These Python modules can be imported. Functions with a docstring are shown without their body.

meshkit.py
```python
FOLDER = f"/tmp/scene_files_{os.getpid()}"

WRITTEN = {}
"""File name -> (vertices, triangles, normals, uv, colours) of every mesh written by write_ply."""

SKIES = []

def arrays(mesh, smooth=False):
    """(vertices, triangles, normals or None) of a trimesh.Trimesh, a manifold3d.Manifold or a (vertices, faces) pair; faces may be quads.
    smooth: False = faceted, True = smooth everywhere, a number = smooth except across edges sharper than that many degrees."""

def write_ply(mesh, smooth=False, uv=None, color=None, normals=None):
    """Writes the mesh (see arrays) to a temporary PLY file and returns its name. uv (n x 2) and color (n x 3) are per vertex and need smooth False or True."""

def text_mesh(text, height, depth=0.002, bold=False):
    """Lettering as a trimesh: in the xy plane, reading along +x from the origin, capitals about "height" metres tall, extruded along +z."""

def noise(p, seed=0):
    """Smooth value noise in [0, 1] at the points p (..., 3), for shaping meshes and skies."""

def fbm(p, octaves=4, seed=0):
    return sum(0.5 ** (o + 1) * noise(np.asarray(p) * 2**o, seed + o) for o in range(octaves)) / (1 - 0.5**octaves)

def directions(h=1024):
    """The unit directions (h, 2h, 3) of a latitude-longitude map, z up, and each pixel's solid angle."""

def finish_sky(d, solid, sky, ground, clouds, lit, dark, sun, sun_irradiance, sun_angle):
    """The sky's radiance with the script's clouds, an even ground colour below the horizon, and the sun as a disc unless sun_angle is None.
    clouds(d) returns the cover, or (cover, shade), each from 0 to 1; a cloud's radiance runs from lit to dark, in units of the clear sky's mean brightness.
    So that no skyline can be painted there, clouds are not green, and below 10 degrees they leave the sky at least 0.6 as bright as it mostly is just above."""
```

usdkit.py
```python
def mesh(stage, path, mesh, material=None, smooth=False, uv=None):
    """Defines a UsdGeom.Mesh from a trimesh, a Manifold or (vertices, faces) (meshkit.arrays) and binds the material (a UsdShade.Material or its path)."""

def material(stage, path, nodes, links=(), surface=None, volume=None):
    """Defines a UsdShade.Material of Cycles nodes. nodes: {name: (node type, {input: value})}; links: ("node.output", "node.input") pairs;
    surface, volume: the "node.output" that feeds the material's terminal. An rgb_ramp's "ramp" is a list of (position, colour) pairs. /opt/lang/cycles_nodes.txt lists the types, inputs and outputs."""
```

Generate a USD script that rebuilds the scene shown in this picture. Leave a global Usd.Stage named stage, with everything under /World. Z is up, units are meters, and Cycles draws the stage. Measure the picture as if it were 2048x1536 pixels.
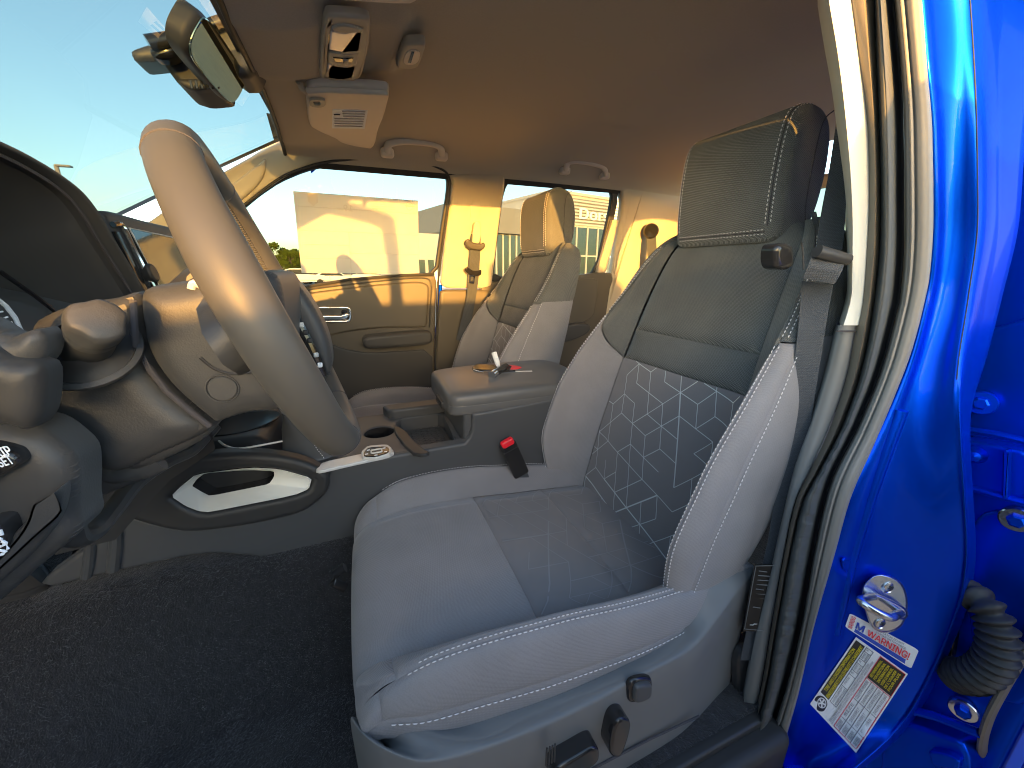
import math, random
import numpy as np, trimesh, mapbox_earcut, usdkit, meshkit
from pxr import Usd, UsdGeom, UsdLux, UsdShade, Gf, Sdf, Vt
from shapely.geometry import Polygon, LineString, box as sbox
random.seed(7)
RNG = np.random.default_rng(11)
A = lambda *p: np.array(p, float)

# ------------------------------------------------------------------ camera, sky, sun
stage = Usd.Stage.CreateInMemory()
UsdGeom.SetStageUpAxis(stage, UsdGeom.Tokens.z)
UsdGeom.SetStageMetersPerUnit(stage, 1.0)
UsdGeom.Xform.Define(stage, '/World')
FPX, PW_, PH_ = 775.0, 2048, 1536
YAW, PITCH = math.radians(21.6), math.radians(16.4)
EYE = A(0, -1.0, 1.0)
FW = A(math.sin(YAW) * math.cos(PITCH), math.cos(YAW) * math.cos(PITCH), -math.sin(PITCH))
RT = A(math.cos(YAW), -math.sin(YAW), 0)
UP = np.cross(RT, FW)
cam = UsdGeom.Camera.Define(stage, '/World/camera')
cam.CreateHorizontalApertureAttr(36.0)
cam.CreateVerticalApertureAttr(27.0)
cam.CreateFocalLengthAttr(36.0 * FPX / PW_)
cam.CreateClippingRangeAttr(Gf.Vec2f(0.01, 3000))
EXPOSURE = 3.3
cam.CreateExposureAttr(EXPOSURE)
mm = np.eye(4); mm[0, :3], mm[1, :3], mm[2, :3], mm[3, :3] = RT, UP, -FW, EYE
cam.AddTransformOp().Set(Gf.Matrix4d(mm.tolist()))

SUN_SIDE, SUN_EL = 0.12, math.radians(4.5)
sd = A(-SUN_SIDE, -1, 0); sd /= np.linalg.norm(sd)
SUN = A(sd[0] * math.cos(SUN_EL), sd[1] * math.cos(SUN_EL), math.sin(SUN_EL))
usdkit.material(stage, '/World/Looks/sky_look', {
    's': ('sky_texture', {'sky_type': 'single_scattering', 'sun_disc': False, 'sun_elevation': SUN_EL,
                          'sun_rotation': math.atan2(SUN[0], SUN[1]), 'air_density': 0.9, 'aerosol_density': 1.2, 'ozone_density': 1.3}),
    'b': ('background_shader', {'strength': 0.15})}, [('s.color', 'b.color')], surface='b.background')
dome = UsdLux.DomeLight.Define(stage, '/World/sky')
UsdShade.MaterialBindingAPI.Apply(dome.GetPrim()).Bind(UsdShade.Material.Get(stage, '/World/Looks/sky_look'))
dome.GetPrim().SetCustomDataByKey('kind', 'structure')
sun = UsdLux.DistantLight.Define(stage, '/World/sun')
sun.CreateIntensityAttr(0.5); sun.CreateAngleAttr(0.53); sun.CreateNormalizeAttr(True)
sun.CreateColorAttr(Gf.Vec3f(0.90, 0.41, 0.07))
z_ = SUN; x_ = np.cross(A(0, 0, 1), z_); x_ /= np.linalg.norm(x_); y_ = np.cross(z_, x_)
mm = np.eye(4); mm[0, :3], mm[1, :3], mm[2, :3] = x_, y_, z_
sun.AddTransformOp().Set(Gf.Matrix4d(mm.tolist()))

# ------------------------------------------------------------------ reading a place off a sight line
def P(px, py, x=None, y=None, z=None):
    d = FW + RT * (px - PW_ / 2) / FPX - UP * (py - PH_ / 2) / FPX
    t = (x - EYE[0]) / d[0] if x is not None else (y - EYE[1]) / d[1] if y is not None else (z - EYE[2]) / d[2]
    return EYE + d * t
def wall_y(z):                       # inner face of the passenger side of the cab, leaning in above the belt line
    z = np.asarray(z, float)
    return np.where(z < 0.95, 0.70, 0.70 - 0.22 * (z - 0.95))
def PW(px, py, off=0.0):             # a point on that face
    y = 0.68
    for _ in range(12):
        p = P(px, py, y=y + off); y = float(wall_y(p[2]))
    return p

# ------------------------------------------------------------------ naming
_used = {}
def _num(path):
    n = _used.get(path, -1) + 1; _used[path] = n
    return path if n == 0 else f'{path}_{n:03d}'
_base = {}
def tag(prim, label=None, cat=None, group=None, kind=None):
    for k, v in (('label', label), ('category', cat), ('group', group), ('kind', kind)):
        if v: prim.SetCustomDataByKey(k, v)
def thing(name, label, cat, base=(0, 0, 0), group=None, kind=None):
    path = _num('/World/' + name)
    x = UsdGeom.Xform.Define(stage, path)
    x.AddTranslateOp().Set(Gf.Vec3d(*map(float, base)))
    _base[path] = A(*base)
    tag(x.GetPrim(), label, cat, group, kind)
    return path
def put(parent, name, mesh, mat, smooth=35, label=None, cat=None, group=None, kind=None):
    """one Mesh prim; mesh in world coordinates"""
    if isinstance(mesh, list): mesh = join(mesh)
    base = A(0, 0, 0)
    if parent is None: path = _num('/World/' + name)
    else:
        path = _num(parent + '/' + name)
        base = _base[parent]
    _base[path] = base
    v, f = mesh
    if parent is not None and '/' in parent[len('/World/'):]: pass
    m = usdkit.mesh(stage, path, (np.asarray(v, float) - base, f), MAT[mat], smooth=smooth)
    tag(m.GetPrim(), label, cat, group, kind)
    return path

# ------------------------------------------------------------------ mesh helpers: everything is (vertices, triangles)
def tri(f):
    f = np.asarray(f, int)
    return np.vstack([f[:, [0, 1, 2]], f[:, [0, 2, 3]]]) if f.shape[1] == 4 else f
def join(ms):
    vs, fs, n = [], [], 0
    for v, f in ms:
        vs.append(np.asarray(v, float)); fs.append(tri(f) + n); n += len(v)
    return np.vstack(vs), np.vstack(fs)
def tm(m): return np.array(m.vertices), np.array(m.faces)
def flip(m): return m[0], tri(m[1])[:, ::-1]
def xf(m, M): return m[0] @ np.asarray(M)[:3, :3].T + np.asarray(M)[:3, 3], m[1]
def frame(o, ex, ey, ez):
    M = np.eye(4); M[:3, 0], M[:3, 1], M[:3, 2], M[:3, 3] = ex, ey, ez, o
    return M
def unit(v): v = np.asarray(v, float); return v / np.linalg.norm(v)
def look(o, ez, hint=(0, 0, 1)):
    ez = unit(ez); ex = unit(np.cross(hint, ez)); return frame(o, ex, np.cross(ez, ex), ez)
def gridfaces(nu, nv, cu=False, cv=False):
    f = []
    i, j = np.meshgrid(np.arange(nu if cu else nu - 1), np.arange(nv if cv else nv - 1), indexing='ij')
    i, j = i.ravel(), j.ravel(); i2, j2 = (i + 1) % nu, (j + 1) % nv
    return np.stack([i * nv + j, i2 * nv + j, i2 * nv + j2, i * nv + j2], 1)
def gridmesh(G, cu=False, cv=False):
    G = np.asarray(G, float); return G.reshape(-1, 3), gridfaces(G.shape[0], G.shape[1], cu, cv)
def cr(pts, n=8, closed=False):      # Catmull-Rom through the points
    p = np.asarray(pts, float); N = len(p); out = []
    for i in range(N if closed else N - 1):
        a, b, c, d = (p[(i - 1) % N], p[i], p[(i + 1) % N], p[(i + 2) % N]) if closed else (p[max(i - 1, 0)], p[i], p[i + 1], p[min(i + 2, N - 1)])
        for t in np.arange(n) / n:
            out.append(0.5 * (2 * b + (c - a) * t + (2 * a - 5 * b + 4 * c - d) * t * t + (3 * b - a - 3 * c + d) * t ** 3))
    if not closed: out.append(p[-1])
    return np.array(out)
def chaikin(p, n=2, w=0.25):
    p = np.asarray(p, float)
    for _ in range(n):
        q = np.roll(p, -1, 0); p = np.stack([p * (1 - w) + q * w, p * w + q * (1 - w)], 1).reshape(-1, p.shape[1])
    return p
def resample(p, n):
    p = np.asarray(p, float); s = np.r_[0, np.cumsum(np.linalg.norm(np.diff(p, axis=0), axis=1))]
    t = np.linspace(0, s[-1], n); return np.stack([np.interp(t, s, p[:, k]) for k in range(p.shape[1])], 1)
def frames(path, up=(0, 0, 1), closed=False):
    p = np.asarray(path, float)
    t = (np.roll(p, -1, 0) - np.roll(p, 1, 0)) if closed else np.gradient(p, axis=0)
    t /= np.maximum(np.linalg.norm(t, axis=1, keepdims=True), 1e-12)
    u = np.broadcast_to(np.asarray(up, float), p.shape)
    s = np.cross(t, u); s /= np.maximum(np.linalg.norm(s, axis=1, keepdims=True), 1e-9)
    return t, s, np.cross(s, t)
def sweep(path, prof, up=(0, 0, 1), closed=False, profclosed=True, scale=None):
    t, s, n = frames(path, up, closed); prof = np.asarray(prof, float)
    sc = np.ones(len(path)) if scale is None else np.asarray(scale)
    G = np.asarray(path)[:, None] + sc[:, None, None] * (prof[None, :, :1] * s[:, None] + prof[None, :, 1:2] * n[:, None])
    m = gridmesh(G, closed, profclosed)
    if profclosed and not closed:
        k = len(prof); v, f = m[0], tri(m[1])
        c0, c1 = len(v), len(v) + 1
        v = np.vstack([v, G[0].mean(0), G[-1].mean(0)])
        e = [[c0, (i + 1) % k, i] for i in range(k)] + [[c1, len(G) * k - k + i, len(G) * k - k + (i + 1) % k] for i in range(k)]
        m = v, np.vstack([f, np.array(e)])
    return m
def circ(r, n=12, ry=None):
    a = np.arange(n) / n * 2 * math.pi; return np.stack([r * np.cos(a), (ry or r) * np.sin(a)], 1)
def tube(path, r, n=10, closed=False, up=(0, 0.03, 1), scale=None): return sweep(path, circ(r, n), up, closed, True, scale)
def rbox(sx, sy, sz, r=0.004, n=3):  # rounded box about the origin
    r = min(r, sx / 2.01, sy / 2.01, sz / 2.01)
    b = trimesh.creation.icosphere(subdivisions=2 if n < 4 else 3, radius=1.0); v = b.vertices
    core = A(sx / 2 - r, sy / 2 - r, sz / 2 - r)
    pts = np.vstack([v * r + core * A(i, j, k) for i in (-1, 1) for j in (-1, 1) for k in (-1, 1)])
    return tm(trimesh.convex.convex_hull(pts))
def rboxp(o, s, r=0.004, R=None):
    v, f = rbox(*s, r); v = v if R is None else v @ np.asarray(R).T
    return v + A(*o), f
def rot(ax, deg):
    return trimesh.transformations.rotation_matrix(math.radians(deg), ax)[:3, :3]
def dome(q, depth, r, n, holes=()):
    """plate whose rounded rim follows the distance to the outline: for outlines with tight bends"""
    from scipy.spatial import Delaunay
    P0 = Polygon(q, [h for h in holes]).buffer(0)
    sp = max(.0025, min(.006, r * .5)); pts = []
    def ringpts(g):
        for pg in getattr(g, 'geoms', [g]):
            if pg.is_empty or pg.geom_type != 'Polygon': continue
            for rg in [pg.exterior, *pg.interiors]:
                k = max(6, int(rg.length / sp)); pts.extend([rg.interpolate(t * rg.length / k).coords[0] for t in range(k)])
    for a in np.linspace(0, math.pi / 2, n + 1): ringpts(P0.buffer(-r * (1 - math.cos(a)) if a > 0 else 0))
    nb = len(pts); ringpts(P0.buffer(-r * 1.3))
    x0, y0, x1, y1 = P0.bounds; st = max(.008, (x1 - x0) / 30); inner = P0.buffer(-r * 1.3 - st * .4)
    from shapely.geometry import Point
    for x in np.arange(x0, x1, st):
        for y in np.arange(y0, y1, st):
            if inner.contains(Point(x, y)): pts.append((x, y))
    V = np.unique(np.round(np.array(pts), 6), axis=0); T = Delaunay(V).simplices; c = V[T].mean(1)
    import shapely
    keep = shapely.contains_xy(P0.buffer(1e-5), c[:, 0], c[:, 1]); T = T[keep]
    d = shapely.distance(shapely.points(V), P0.boundary); d[d < 1e-5] = 0
    w = depth - r + np.sqrt(np.maximum(0, r * r - np.maximum(0, r - d) ** 2))
    a, b = V[T[:, 1]] - V[T[:, 0]], V[T[:, 2]] - V[T[:, 0]]
    ar = a[:, 0] * b[:, 1] - a[:, 1] * b[:, 0]; T = T[abs(ar) > 1e-12]; ar = ar[abs(ar) > 1e-12]; T = np.where((ar > 0)[:, None], T, T[:, ::-1])
    top = np.c_[V, w]
    ed = np.sort(np.vstack([T[:, [0, 1]], T[:, [1, 2]], T[:, [2, 0]]]), 1); al = np.vstack([T[:, [0, 1]], T[:, [1, 2]], T[:, [2, 0]]])
    _, ix, ct = np.unique(ed, axis=0, return_index=True, return_counts=True); be = al[ix[ct == 1]]
    bv = np.unique(be); mp = {v_: i for i, v_ in enumerate(bv)}; low = np.c_[V[bv], np.zeros(len(bv))]
    sf = np.array([f for i, j in be for f in ((j, i, len(top) + mp[i]), (j, len(top) + mp[i], len(top) + mp[j]))])
    return np.vstack([top, low]), np.vstack([T, sf])
def puff(poly, depth, r=0.004, n=4, holes=(), fn=None, space=None, back=False, inset_top=0.0):
    """a plate with rounded front edges: outline in (u, v), w runs from 0 to depth; fn maps (u, v, w) to the world"""
    rings, out_v, out_f, base = [], [], [], 0
    last = []
    for k, q in enumerate([poly] + list(holes)):
        q = np.asarray(q, float)[:, :2]
        area = 0.5 * np.sum(q[:, 0] * np.roll(q[:, 1], -1) - np.roll(q[:, 0], -1) * q[:, 1])
        if (area < 0) == (k == 0): q = q[::-1]
        if space:
            L = np.vstack([q, q[:1]]); tot = np.linalg.norm(np.diff(L, axis=0), axis=1).sum()
            q = np.vstack([q_ for q_ in [resample(L, max(8, int(tot / space)))[:-1]]])
        e = np.roll(q, -1, 0) - q; e /= np.maximum(np.linalg.norm(e, axis=1, keepdims=True), 1e-12)
        nn = np.stack([-e[:, 1], e[:, 0]], 1); m = nn + np.roll(nn, 1, 0)
        m /= np.maximum(np.linalg.norm(m, axis=1, keepdims=True), 1e-9)
        m /= np.maximum((m * nn).sum(1, keepdims=True), 0.5)
        # keep the rounding from folding over itself in tight convex bends
        ed = np.linalg.norm(np.roll(q, -1, 0) - q, axis=1); pe = np.roll(e, 1, 0)
        th_ = np.arctan2(pe[:, 0] * e[:, 1] - pe[:, 1] * e[:, 0], (pe * e).sum(1)); Lm = 0.5 * (ed + np.roll(ed, 1))
        lim = np.where((th_ > 1e-3) & (Lm < 1.5 * r), .9 * Lm / np.maximum(th_, 1e-3), 1e9)
        if lim.min() < r and len(q) < 1500:
            sl = np.r_[0, np.cumsum(ed)]; dd_ = np.abs(sl[:-1, None] - sl[None, :-1]); dd_ = np.minimum(dd_, sl[-1] - dd_)
            lim = (lim[None] + .8 * dd_).min(1)
        kr = np.minimum(1.0, np.maximum(lim, .02 * r) / r)[:, None]
        lv = [(0, 0.0), (0, depth - r)] if depth > r else [(0, depth - r)]
        lv += [(r * (1 - math.cos(a)), depth - r + r * math.sin(a)) for a in np.linspace(0, math.pi / 2, n + 1)[1:]]
        lv += [(r * 1.0 + min(.0015, r * .25), depth)] if r > .003 else []
        G = np.array([np.c_[q + m * i * kr, np.full(len(q), w)] for i, w in lv])
        out_v.append(G.reshape(-1, 3)); out_f.append(tri(gridfaces(len(lv), len(q), False, True)[:, ::-1]) + base)
        last.append((base + (len(lv) - 1) * len(q), len(q), G[-1][:, :2], base))
        base += G.shape[0] * G.shape[1]
    if r > .003 and not back and any(not Polygon(l[2]).is_valid for l in last):
        V, F = dome(np.asarray(poly, float)[:, :2], depth, r, n, [np.asarray(h, float)[:, :2] for h in holes])
        if fn is None: return V, F
        e = 1e-4; o = V.mean(0); J = np.array([fn((o + e * d)[None])[0] - fn(o[None])[0] for d in np.eye(3)])
        return fn(V), (F[:, ::-1] if np.linalg.det(J) < 0 else F)
    V2 = np.vstack([l[2] for l in last]); ends = np.cumsum([l[1] for l in last]).astype(np.uint32)
    T = mapbox_earcut.triangulate_float64(V2, ends).reshape(-1, 3)
    remap = np.concatenate([np.arange(l[0], l[0] + l[1]) for l in last])
    F = remap[T]
    V = np.vstack(out_v)
    a = V[F[:, 1]] - V[F[:, 0]]; b = V[F[:, 2]] - V[F[:, 0]]
    F = np.where((np.cross(a[:, :2], b[:, :2]) > 0)[:, None], F, F[:, ::-1])
    faces = [*out_f, F]
    if back:
        rb = np.concatenate([np.arange(l[3], l[3] + l[1]) for l in last]); faces.append(F[:, ::-1] * 0 + np.where(True, rb[T], 0))
        B = faces[-1]; a = V[B[:, 1]] - V[B[:, 0]]; b = V[B[:, 2]] - V[B[:, 0]]
        faces[-1] = np.where((np.cross(a[:, :2], b[:, :2]) < 0)[:, None], B, B[:, ::-1])
    F = np.vstack(faces)
    for q in [V]:
        W = fn(V) if fn is not None else V
    # keep triangles facing outwards whatever the handedness of the map
    if fn is not None:
        e = 1e-4; o = V.mean(0)
        J = np.array([fn((o + e * d)[None])[0] - fn(o[None])[0] for d in np.eye(3)])
        if np.linalg.det(J) < 0: F = F[:, ::-1]
    return W, F
def plane_y(y0):                     # (u, v, w) -> x, z on the plane y = y0, thickness towards the camera side
    return lambda V: np.c_[V[:, 0], np.full(len(V), y0) - V[:, 2], V[:, 1]]
def plane_z(z0, s=1): return lambda V: np.c_[V[:, 0], V[:, 1], z0 + s * V[:, 2]]
def plane_x(x0, s=1): return lambda V: np.c_[x0 + s * V[:, 2], V[:, 0], V[:, 1]]
def on_wall(off=0.0): return lambda V: np.c_[V[:, 0], wall_y(V[:, 1]) + off - V[:, 2], V[:, 1]]
def on_frame(M): return lambda V: V @ M[:3, :3].T + M[:3, 3]
def pxy(pts, y): return np.array([P(a, b, y=y)[[0, 2]] for a, b in pts])
def pxz(pts, z): return np.array([P(a, b, z=z)[:2] for a, b in pts])
def pxx(pts, x): return np.array([P(a, b, x=x)[1:] for a, b in pts])
def pw(pts, off=0.0): return np.array([PW(a, b, off)[[0, 2]] for a, b in pts])
def slab(pts, y, depth, r=0.006, n=4, rounds=2, holes=(), space=None):
    """an outline read in the plane y, its front rounded face towards the camera in that plane"""
    q = pxy(pts, y); q = chaikin(q, rounds) if rounds else q
    hs = [chaikin(pxy(h, y), rounds) if rounds else pxy(h, y) for h in holes]
    return puff(q, depth, r, n, hs, plane_y(y + depth), space)
def rrect(w, h, r, n=5):
    c = []
    for k, (sx, sy) in enumerate(((1, 1), (-1, 1), (-1, -1), (1, -1))):
        a = np.linspace(k * math.pi / 2, (k + 1) * math.pi / 2, n)
        c.append(np.c_[sx * (w / 2 - r) + r * np.cos(a), sy * (h / 2 - r) + r * np.sin(a)])
    return np.vstack(c)
def stitches(path, up, length=0.0046, gap=0.0026, r=0.0007, lift=0.0004):
    """a row of thread stitches along a path whose surface normals are up"""
    p = np.asarray(path, float); up = np.broadcast_to(np.asarray(up, float), p.shape)
    s = np.r_[0, np.cumsum(np.linalg.norm(np.diff(p, axis=0), axis=1))]
    at = lambda t, q: np.array([np.interp(t, s, q[:, k]) for k in range(3)])
    out, t = [], gap
    prof = circ(1.0, 6)
    while t + length < s[-1]:
        a, m, b = at(t, p), at(t + length / 2, p), at(t + length, p); n = unit(at(t + length / 2, up)); d = unit(b - a); sd_ = np.cross(d, n)
        rows = []
        for c, k, h in ((a, 0.35, -0.3), (a * 0.75 + b * 0.25, 1, 0.35), (a * 0.25 + b * 0.75, 1, 0.35), (b, 0.35, -0.3)):
            rows.append(c + n * (lift + h * r) + (prof[:, :1] * sd_ * 1.15 + prof[:, 1:] * n) * r * k)
        out.append(gridmesh(np.array(rows), False, True)); t += length + gap
    return join(out)
def lathe(prof, n=24):               # (r, z) profile about z
    a = np.arange(n) / n * 2 * math.pi; prof = np.asarray(prof, float)
    G = np.stack([np.outer(prof[:, 0], np.cos(a)), np.outer(prof[:, 0], np.sin(a)), np.repeat(prof[:, 1:2], n, 1)], -1)
    return flip(gridmesh(G, False, True))
def text(s, h, depth=0.0006, bold=False): return tm(meshkit.text_mesh(s, h, depth, bold))
def textfit(s, h, w, depth=0.0005, bold=False):
    v, f = text(s, h, depth, bold); v = v.copy(); k = v[:, 0].max() - v[:, 0].min(); v[:, 0] = (v[:, 0] - v[:, 0].min()) * w / k
    return v, f

# ------------------------------------------------------------------ materials
MAT = {}
def mk(name, color, rough=0.5, metal=0.0, bump=None, vary=None, **kw):
    """bump: list of (scale, strength, distance); vary: (scale, amount) mottles the colour"""
    nodes = {'g': ('geometry', {}), 'p': ('principled_bsdf', {'base_color': color, 'roughness': rough, 'metallic': metal, **kw})}
    links = []
    if vary:
        sc, am = vary
        nodes['vn'] = ('noise_texture', {'scale': sc, 'detail': 4.0, 'roughness': 0.6})
        nodes['vr'] = ('rgb_ramp', {'ramp': [(0.25, tuple(c * (1 - am) for c in color)), (0.75, tuple(min(1, c * (1 + am)) for c in color))]})
        links += [('g.position', 'vn.vector'), ('vn.fac', 'vr.fac'), ('vr.color', 'p.base_color')]
    prev = None
    for k, (sc, st, di) in enumerate(bump or []):
        nodes[f'n{k}'] = ('noise_texture', {'scale': sc, 'detail': 3.0})
        nodes[f'b{k}'] = ('bump', {'strength': st, 'distance': di})
        links += [('g.position', f'n{k}.vector'), (f'n{k}.fac', f'b{k}.height')]
        if prev: links.append((prev, f'b{k}.normal'))
        prev = f'b{k}.normal'
    if prev: links.append((prev, 'p.normal'))
    MAT[name] = usdkit.material(stage, f'/World/Looks/{name}', nodes, links, surface='p.BSDF')
def mk_weave(name, color, dark, scale, strength, dist, rough=0.8, sheen=0.15, rotz=0.6):
    """cloth: two crossed waves make the weave, noise breaks it up"""
    MAT[name] = usdkit.material(stage, f'/World/Looks/{name}', {
        'g': ('geometry', {}),
        'm1': ('mapping', {'rotation': (0.9, 0.3, rotz)}), 'm2': ('mapping', {'rotation': (-0.7, 0.5, rotz + 1.4)}),
        'w1': ('wave_texture', {'scale': scale, 'distortion': 0.6, 'detail': 1.0, 'detail_scale': 2.0}),
        'w2': ('wave_texture', {'scale': scale * 0.9, 'distortion': 0.6, 'detail': 1.0, 'detail_scale': 2.0}),
        'mu': ('math', {'math_type': 'multiply'}),
        'n': ('noise_texture', {'scale': 900.0, 'detail': 2.0}),
        'n2': ('noise_texture', {'scale': 14.0, 'detail': 5.0}),
        'ad': ('math', {'math_type': 'multiply_add', 'value2': 0.55}),
        'ad2': ('math', {'math_type': 'multiply_add', 'value2': 0.35}),
        'r': ('rgb_ramp', {'ramp': [(0.25, dark), (0.95, color)]}),
        'b': ('bump', {'strength': strength, 'distance': dist}),
        'p': ('principled_bsdf', {'roughness': rough, 'sheen_weight': sheen, 'sheen_roughness': 0.5, 'specular_ior_level': 0.25})},
        [('g.position', 'm1.vector'), ('g.position', 'm2.vector'), ('m1.vector', 'w1.vector'), ('m2.vector', 'w2.vector'), ('w1.fac', 'mu.value1'), ('w2.fac', 'mu.value2'),
         ('g.position', 'n.vector'), ('g.position', 'n2.vector'), ('n.fac', 'ad.value1'), ('mu.value', 'ad.value3'), ('n2.fac', 'ad2.value1'), ('ad.value', 'ad2.value3'),
         ('ad2.value', 'r.fac'), ('ad.value', 'b.height'), ('r.color', 'p.base_color'), ('b.normal', 'p.normal')], surface='p.BSDF')
mk_weave('seat_cloth', (0.275, 0.266, 0.278), (0.13, 0.126, 0.132), 330, 0.35, 0.0006)
mk_weave('insert_cloth', (0.205, 0.197, 0.206), (0.125, 0.12, 0.126), 500, 0.2, 0.0004, rough=0.75)
mk_weave('mesh_cloth', (0.185, 0.193, 0.192), (0.03, 0.032, 0.032), 165, 0.8, 0.0011, rough=0.7, sheen=0.08)
mk_weave('webbing', (0.075, 0.085, 0.10), (0.03, 0.034, 0.04), 200, 0.7, 0.0009, rough=0.6, sheen=0.1)
mk('thread', (0.62, 0.60, 0.62), 0.7)
mk('print', (0.56, 0.60, 0.62), 0.32, 0.35)
mk('print_dark', (0.24, 0.25, 0.265), 0.36, 0.1)
mk('seam', (0.05, 0.048, 0.055), 0.9)
mk('console_plastic', (0.05, 0.054, 0.06), 0.48, bump=[(620, 0.25, 0.0006), (1500, 0.15, 0.0003)])
mk('shield_plastic', (0.13, 0.135, 0.14), 0.48, bump=[(620, 0.25, 0.0006), (1500, 0.15, 0.0003)])
mk('dark_plastic', (0.022, 0.023, 0.025), 0.5, bump=[(620, 0.2, 0.0005)])
mk('dash_plastic', (0.04, 0.042, 0.045), 0.5, bump=[(500, 0.25, 0.0007), (1300, 0.15, 0.0004)])
mk('dash_dark', (0.05, 0.05, 0.052), 0.6, bump=[(500, 0.2, 0.0005)])
mk('column_plastic', (0.036, 0.038, 0.041), 0.5, bump=[(520, 0.3, 0.0007), (1400, 0.2, 0.0004)])
mk('leather', (0.05, 0.05, 0.049), 0.5, bump=[(900, 0.12, 0.0003), (60, 0.06, 0.002)])
mk('lid_vinyl', (0.08, 0.082, 0.085), 0.42, bump=[(800, 0.2, 0.0004)])
mk('gloss_black', (0.012, 0.012, 0.013), 0.12)
mk('black_rubber', (0.022, 0.022, 0.023), 0.55, bump=[(260, 0.2, 0.001)])
mk('seal_rubber', (0.062, 0.068, 0.07), 0.6, bump=[(500, 0.2, 0.0006)])
mk('grey_rubber', (0.21, 0.20, 0.185), 0.5, bump=[(40, 0.15, 0.004), (700, 0.15, 0.0004)])
mk('brown_rubber', (0.16, 0.135, 0.105), 0.5, bump=[(300, 0.1, 0.0006)])
mk('headliner_cloth', (0.45, 0.39, 0.30), 0.95, bump=[(800, 0.35, 0.0006), (14, 0.05, 0.01)], vary=(420, 0.07))
mk('visor_vinyl', (0.70, 0.60, 0.47), 0.6, bump=[(700, 0.2, 0.0004)])
mk('trim_beige', (0.42, 0.37, 0.28), 0.55, bump=[(900, 0.15, 0.0004)])
mk('pillar_white', (0.62, 0.63, 0.58), 0.5, bump=[(800, 0.1, 0.0004)])
mk('pillar_grey', (0.16, 0.165, 0.165), 0.5, bump=[(800, 0.1, 0.0004)])
mk('door_trim', (0.085, 0.072, 0.052), 0.5, bump=[(600, 0.2, 0.0005)])
mk('door_dark', (0.045, 0.044, 0.042), 0.5, bump=[(600, 0.2, 0.0005)])
mk('silver', (0.74, 0.74, 0.70), 0.42, 0.12)
mk('satin_silver', (0.56, 0.57, 0.57), 0.38, 0.25)
mk('chrome', (0.85, 0.85, 0.85), 0.08, 1.0)
mk('zinc', (0.62, 0.64, 0.66), 0.22, 1.0, bump=[(60, 0.1, 0.002)])
mk('paint_blue', (0.0, 0.055, 0.62), 0.36, 0.85, vary=(2500, 0.15), bump=[(3, 0.04, 0.01)], coat_weight=0.06, coat_roughness=0.05, specular_tint=(0.10, 0.38, 1.0))
mk('red_plastic', (0.65, 0.012, 0.025), 0.35)
mk('white_paper', (0.78, 0.80, 0.80), 0.6)
mk('label_yellow', (0.75, 0.60, 0.02), 0.6)
mk('label_black', (0.012, 0.012, 0.012), 0.5)
mk('label_red', (0.75, 0.03, 0.05), 0.5)
mk('label_blue', (0.02, 0.07, 0.45), 0.5)
mk('ink', (0.10, 0.10, 0.12), 0.7)
mk('faint_ink', (0.50, 0.46, 0.40), 0.8)
mk('icon_white', (0.72, 0.78, 0.85), 0.5)
mk('pale_ink', (0.52, 0.48, 0.42), 0.8)
mk('asphalt', (0.2, 0.196, 0.188), 0.9, bump=[(40, 0.5, 0.01)], vary=(3, 0.2))
mk('facade_white', (0.52, 0.50, 0.45), 0.6, vary=(0.5, 0.04))
mk('facade_grey', (0.22, 0.215, 0.20), 0.55)
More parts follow.
